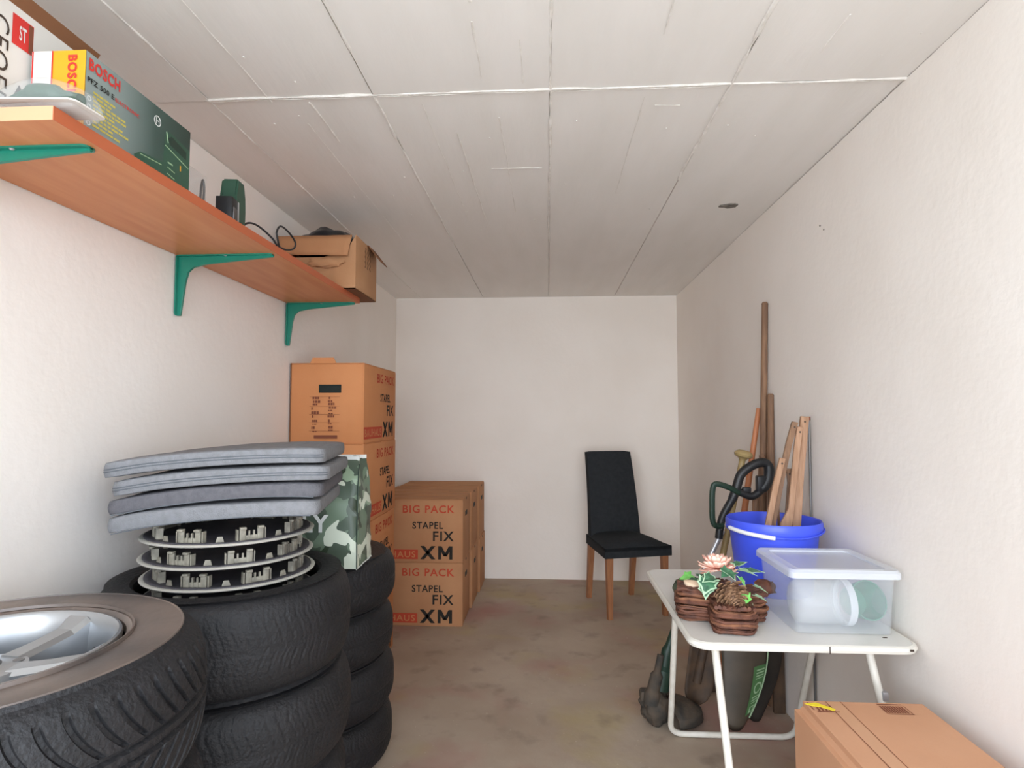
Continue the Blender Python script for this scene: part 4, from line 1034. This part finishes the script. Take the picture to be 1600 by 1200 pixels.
for i in range(15):
    a = R(-70 + i * 12)
    for j, (rr, z) in enumerate(((.05, .10), (.12, .085), (.165, .055), (.17, .02))):
        vs.append((.47 + rr * math.cos(a) * 1.1, 2.66 + rr * math.sin(a) * .75, z + .006 * noise.noise(Vector((i * .7, j, 0)))))
for i in range(14):
    for j in range(3): fs.append((i * 4 + j, i * 4 + j + 4, i * 4 + j + 5, i * 4 + j + 1))
add(b, vs, fs); o = obj('guard', b, 'dirty', t, world=True); o.modifiers.new('s', 'SOLIDIFY').thickness = .004
b = B(); box(b, (.385, 2.60, .1), (.44, 2.65, .145), .012); obj('edge_roller', b, 'dirty', t, world=True)

# spade
t = thing('spade', 'spade with round tan wooden knob handle and rusty blade behind the table', 'garden tool', (.67, 2.76, 0), 0)
p0, p1 = Vector((.673, 2.755, .20)), Vector((.872, 2.735, 1.125))
b = B(); tube(b, [p0, p0.lerp(p1, .5), p1], [.015, .0145, .0135], 12); obj('shaft', b, 'knob', t, world=True)
dr = (p1 - p0).normalized(); mx = Matrix.Translation(p1 - dr * .008) @ dr.to_track_quat('Z', 'Y').to_matrix().to_4x4()
b = B(); lathe(b, [(0, .034), (.022, .032), (.036, .024), (.041, .014), (.036, .004), (.02, -.003), (.014, -.012), (.013, -.03)], 28, mx); obj('knob', b, 'knob', t, world=True)
b = B(); vs = []; fs = []
for j in range(13):
    f = j / 12; z = .32 - f * .30; w_ = .062 * (1 if f < .7 else math.sqrt(max(.02, 1 - ((f - .7) / .3) ** 2)))
    cx = .655 + (z - .04) * .13
    for i in range(9):
        u = -1 + i / 4; vs.append((cx + u * w_, 2.76 - .018 * u * u + .01 * f, max(z, .003)))
for j in range(12):
    for i in range(8): a = j * 9 + i; fs.append((a, a + 1, a + 10, a + 9))
add(b, vs, fs); o = obj('blade', b, 'spade', t, world=True); o.modifiers.new('s', 'SOLIDIFY').thickness = .004
b = B(); tube(b, [p0 - dr * .08, p0 + dr * .12], .019, 12); obj('socket', b, 'spade', t, world=True)

# orange-handled tool
t = thing('garden_hoe', 'tool with a bright orange handle leaning behind the tall poles', 'garden tool', (.745, 2.84, 0), 0)
b = B(); tube(b, [(.81, 2.945, .03), (.915, 2.945, .70), (1.018, 2.945, 1.34)], [.015, .016, .012], 12); obj('handle', b, 'orange', t, world=True)
b = B(); box(b, (.765, 2.935, .001), (.85, 2.955, .07), .004); obj('blade', b, 'spade', t, world=True)

# tall poles
def pole(label, p, q, r, m, name='wooden_pole'):
    t = thing(name, label, 'pole', (p[0], p[1], 0), 0); p, q = Vector(p), Vector(q); b = B(); tube(b, [p, p.lerp(q, .6), q], [r * 1.12, r, r * .85], 14); obj('shaft', b, m, t, world=True)
    d = (Vector(q) - Vector(p)).normalized(); b = B(); tube(b, [Vector(q) - d * .004, Vector(q) + d * .006], [r * .95, r * .6], 14); obj('tip', b, 'stick_old', t, world=True)
pole('tallest brown wooden pole, reaching highest on the right wall', (.975, 2.88, .001), (1.027, 2.86, 1.835), .0165, 'stick_old')
pole('second tall wooden pole, ending lower beside the tallest one', (1.005, 2.82, .001), (1.027, 2.815, 1.40), .0165, 'stick_old')
pole('weathered pole ending low, leaning beside the loop handle', (.90, 2.80, .001), (.985, 2.82, 1.12), .016, 'stick_old')
t = thing('metal_rod', 'thin dark metal rod leaning on the right wall behind the bucket', 'rod', (1.036, 2.45, 0)); b = B(); tube(b, [(1.036, 2.45, .001), (1.037, 2.44, 1.29)], .0048, 8); obj('shaft', b, 'alloy_dark', t, world=True)
b = B(); tube(b, [(1.037, 2.44, 1.286), (1.037, 2.44, 1.30)], .0058, 8); obj('cap', b, 'print_brown', t, world=True)
# board standing behind the table
t = thing('wooden_board', 'narrow brown board standing upright under the table against the wall', 'board', (1.0, 2.72, 0)); b = B(); box(b, (.985, 2.745, .0), (1.035, 2.765, .62), .003); obj('plank', b, 'spade', t, world=True)

# scoop shovel with green label
def blade(t, cx, y, h, w_, lean, m, nm_, depth=.07, th=.004):
    b = B(); vs = []; fs = []; n, k = 20, 14
    for j in range(n + 1):
        f = j / n; z = h * f; yy = y + lean * f
        ww = w_ * (1 - .55 * (1 - f) ** 2.2) * (1 - .10 * f ** 3)
        for i in range(k + 1):
            u = -1 + 2 * i / k; vs.append((cx + (-.05 * (1 - f) ** 1.6) + u * ww / 2 + .015 * math.sin(f * 3), yy + depth * (u * u) * .5 - depth * .25 * math.sin(PI * f), max(z + .03 * u * u * (1 - f), .003)))
    for j in range(n):
        for i in range(k): a = j * (k + 1) + i; fs.append((a, a + 1, a + k + 2, a + k + 1))
    add(b, vs, fs); o = obj(nm_, b, m, t, world=True, ang=60); o.modifiers.new('s', 'SOLIDIFY').thickness = th; return vs, k
t = thing('scoop_shovel', 'grey-brown curved scoop shovel with green lettered sticker under the table', 'garden tool', (.82, 2.575, 0))
vs, k = blade(t, .822, 2.585, .47, .21, .05, 'shovel', 'blade', .035)
def on(f0, u0):   # point on the blade by height and across fraction
    j = min(19.999, f0 * 20); i = min(k - .001, (u0 + 1) / 2 * k); J, I = int(j), int(i); a, c = j - J, i - I
    g = lambda jj, ii: Vector(vs[jj * (k + 1) + ii])
    return (g(J, I) * (1 - a) + g(J + 1, I) * a) * (1 - c) + (g(J, I + 1) * (1 - a) + g(J + 1, I + 1) * a) * c + Vector((0, -.004, 0))
b = B(); pts = []
for i in range(13):
    f = .12 + .42 * i / 12; pts += [on(f, .36), on(f, .93)]
add(b, pts, [(2 * i, 2 * i + 1, 2 * i + 3, 2 * i + 2) for i in range(12)]); lb = obj('sticker', b, 'label_green', t, world=True)
b = B()
def bar(f0, f1, u0, u1):
    add(b, [on(f0, u0) + Vector((0, -.0015, 0)), on(f0, u1) + Vector((0, -.0015, 0)), on(f1, u1) + Vector((0, -.0015, 0)), on(f1, u0) + Vector((0, -.0015, 0))], [(0, 1, 2, 3)])
bar(.45, .462, .5, .88); bar(.475, .487, .5, .88); bar(.50, .512, .5, .88); bar(.43, .438, .5, .88)
for a in range(14):
    a0, a1 = 2 * PI * a / 14, 2 * PI * (a + 1) / 14
    q = lambda aa, s: on(.35 + .05 * s * math.sin(aa), .69 + .2 * s * math.cos(aa)) + Vector((0, -.0015, 0))
    add(b, [q(a0, 1), q(a1, 1), q(a1, .7), q(a0, .7)], [(0, 1, 2, 3)])
bar(.24, .252, .5, .88); bar(.265, .277, .5, .88); bar(.22, .228, .52, .88)
bar(.14, .15, .5, .85); bar(.185, .195, .5, .85); bar(.14, .195, .5, .58); bar(.14, .195, .77, .85)
obj('lettering', b, 'label_pale', lb, world=True)
b = B(); tube(b, [on(f / 20, .985) for f in range(1, 20)], .003, 6); obj('blade_edge', b, 'label_pale', t, world=True)
b = B(); tube(b, [(.86, 2.64, .45), (.87, 2.66, .62)], .014, 10); obj('socket', b, 'shovel', t, world=True)
t = thing('snow_shovel', 'dark shovel blade standing behind the scoop shovel under the table', 'garden tool', (.90, 2.68, 0))
blade(t, .93, 2.665, .46, .17, .04, 'darkbrown', 'blade', .04)
b = B(); tube(b, [(.905, 2.72, .40), (.93, 2.76, .95)], .014, 10); obj('shaft', b, 'stick_old', t, world=True)

# ------------------------------------------------------------------ near parcel carton
t = thing('cardboard_parcel', 'large tan cardboard parcel with yellow sticker in front of the table', 'box', (.648, .86, 0))
Wd, L, Hh = .326, .80, .55
b = B(); tt = bmesh.new(); add(tt, [(0, 0, 0), (Wd, 0, 0), (Wd, L, 0), (0, L, 0), (0, 0, Hh), (Wd, 0, Hh), (Wd, L, Hh), (0, L, Hh)], [(3, 2, 1, 0), (4, 5, 6, 7), (0, 1, 5, 4), (1, 2, 6, 5), (2, 3, 7, 6), (3, 0, 4, 7)])
tt.edges.ensure_lookup_table()
le = [e for e in tt.edges if all(abs(v.co.x) < 1e-6 and abs(v.co.z - Hh) < 1e-6 for v in e.verts)]
bmesh.ops.bevel(tt, geom=le, offset=.022, segments=3, affect='EDGES')
merge(b, tt); obj('body', b, 'card_pink', t, ang=25)
b = B(); box(b, (.0795, .0, Hh), (.1175, L - .002, Hh + .0006)); obj('tape', b, 'tape', t)
b = B()
for x in (.078, .116): quad(b, (x, 0, Hh), (.0018, 0, 0), (0, L, 0), .0012)
obj('flap_joint', b, 'print_brown', t)
b = B()
quad(b, (.035, L - .06, Hh), (.055, 0, 0), (0, .004, 0), .001)
for i in range(5): quad(b, (.04 + i * .009, L - .055, Hh), (.005, 0, 0), (0, .03, 0), .001)
quad(b, (.028, L - .05, Hh), (.003, 0, 0), (0, .04, 0), .001)
quad(b, (.205, L - .012, Hh), (.062, 0, 0), (0, .004, 0), .001); quad(b, (.203, L - .062, Hh), (.068, 0, 0), (0, .0025, 0), .001); quad(b, (.268, L - .062, Hh), (.002, 0, 0), (0, .045, 0), .001)
for i in range(9): quad(b, (.206 + i * .0065, L - .055, Hh), (.0045, 0, 0), (0, .036, 0), .001)
obj('printed_symbols', b, 'print_brown', t)
b = B(); prism(b, [(.018, L - .02), (.05, L - .012), (.085, L - .045), (.078, L - .055), (.05, L - .034), (.03, L - .03)], Hh + .0012, Hh + .002); st = obj('sticker', b, 'yellow', t, label='bright yellow sticker')
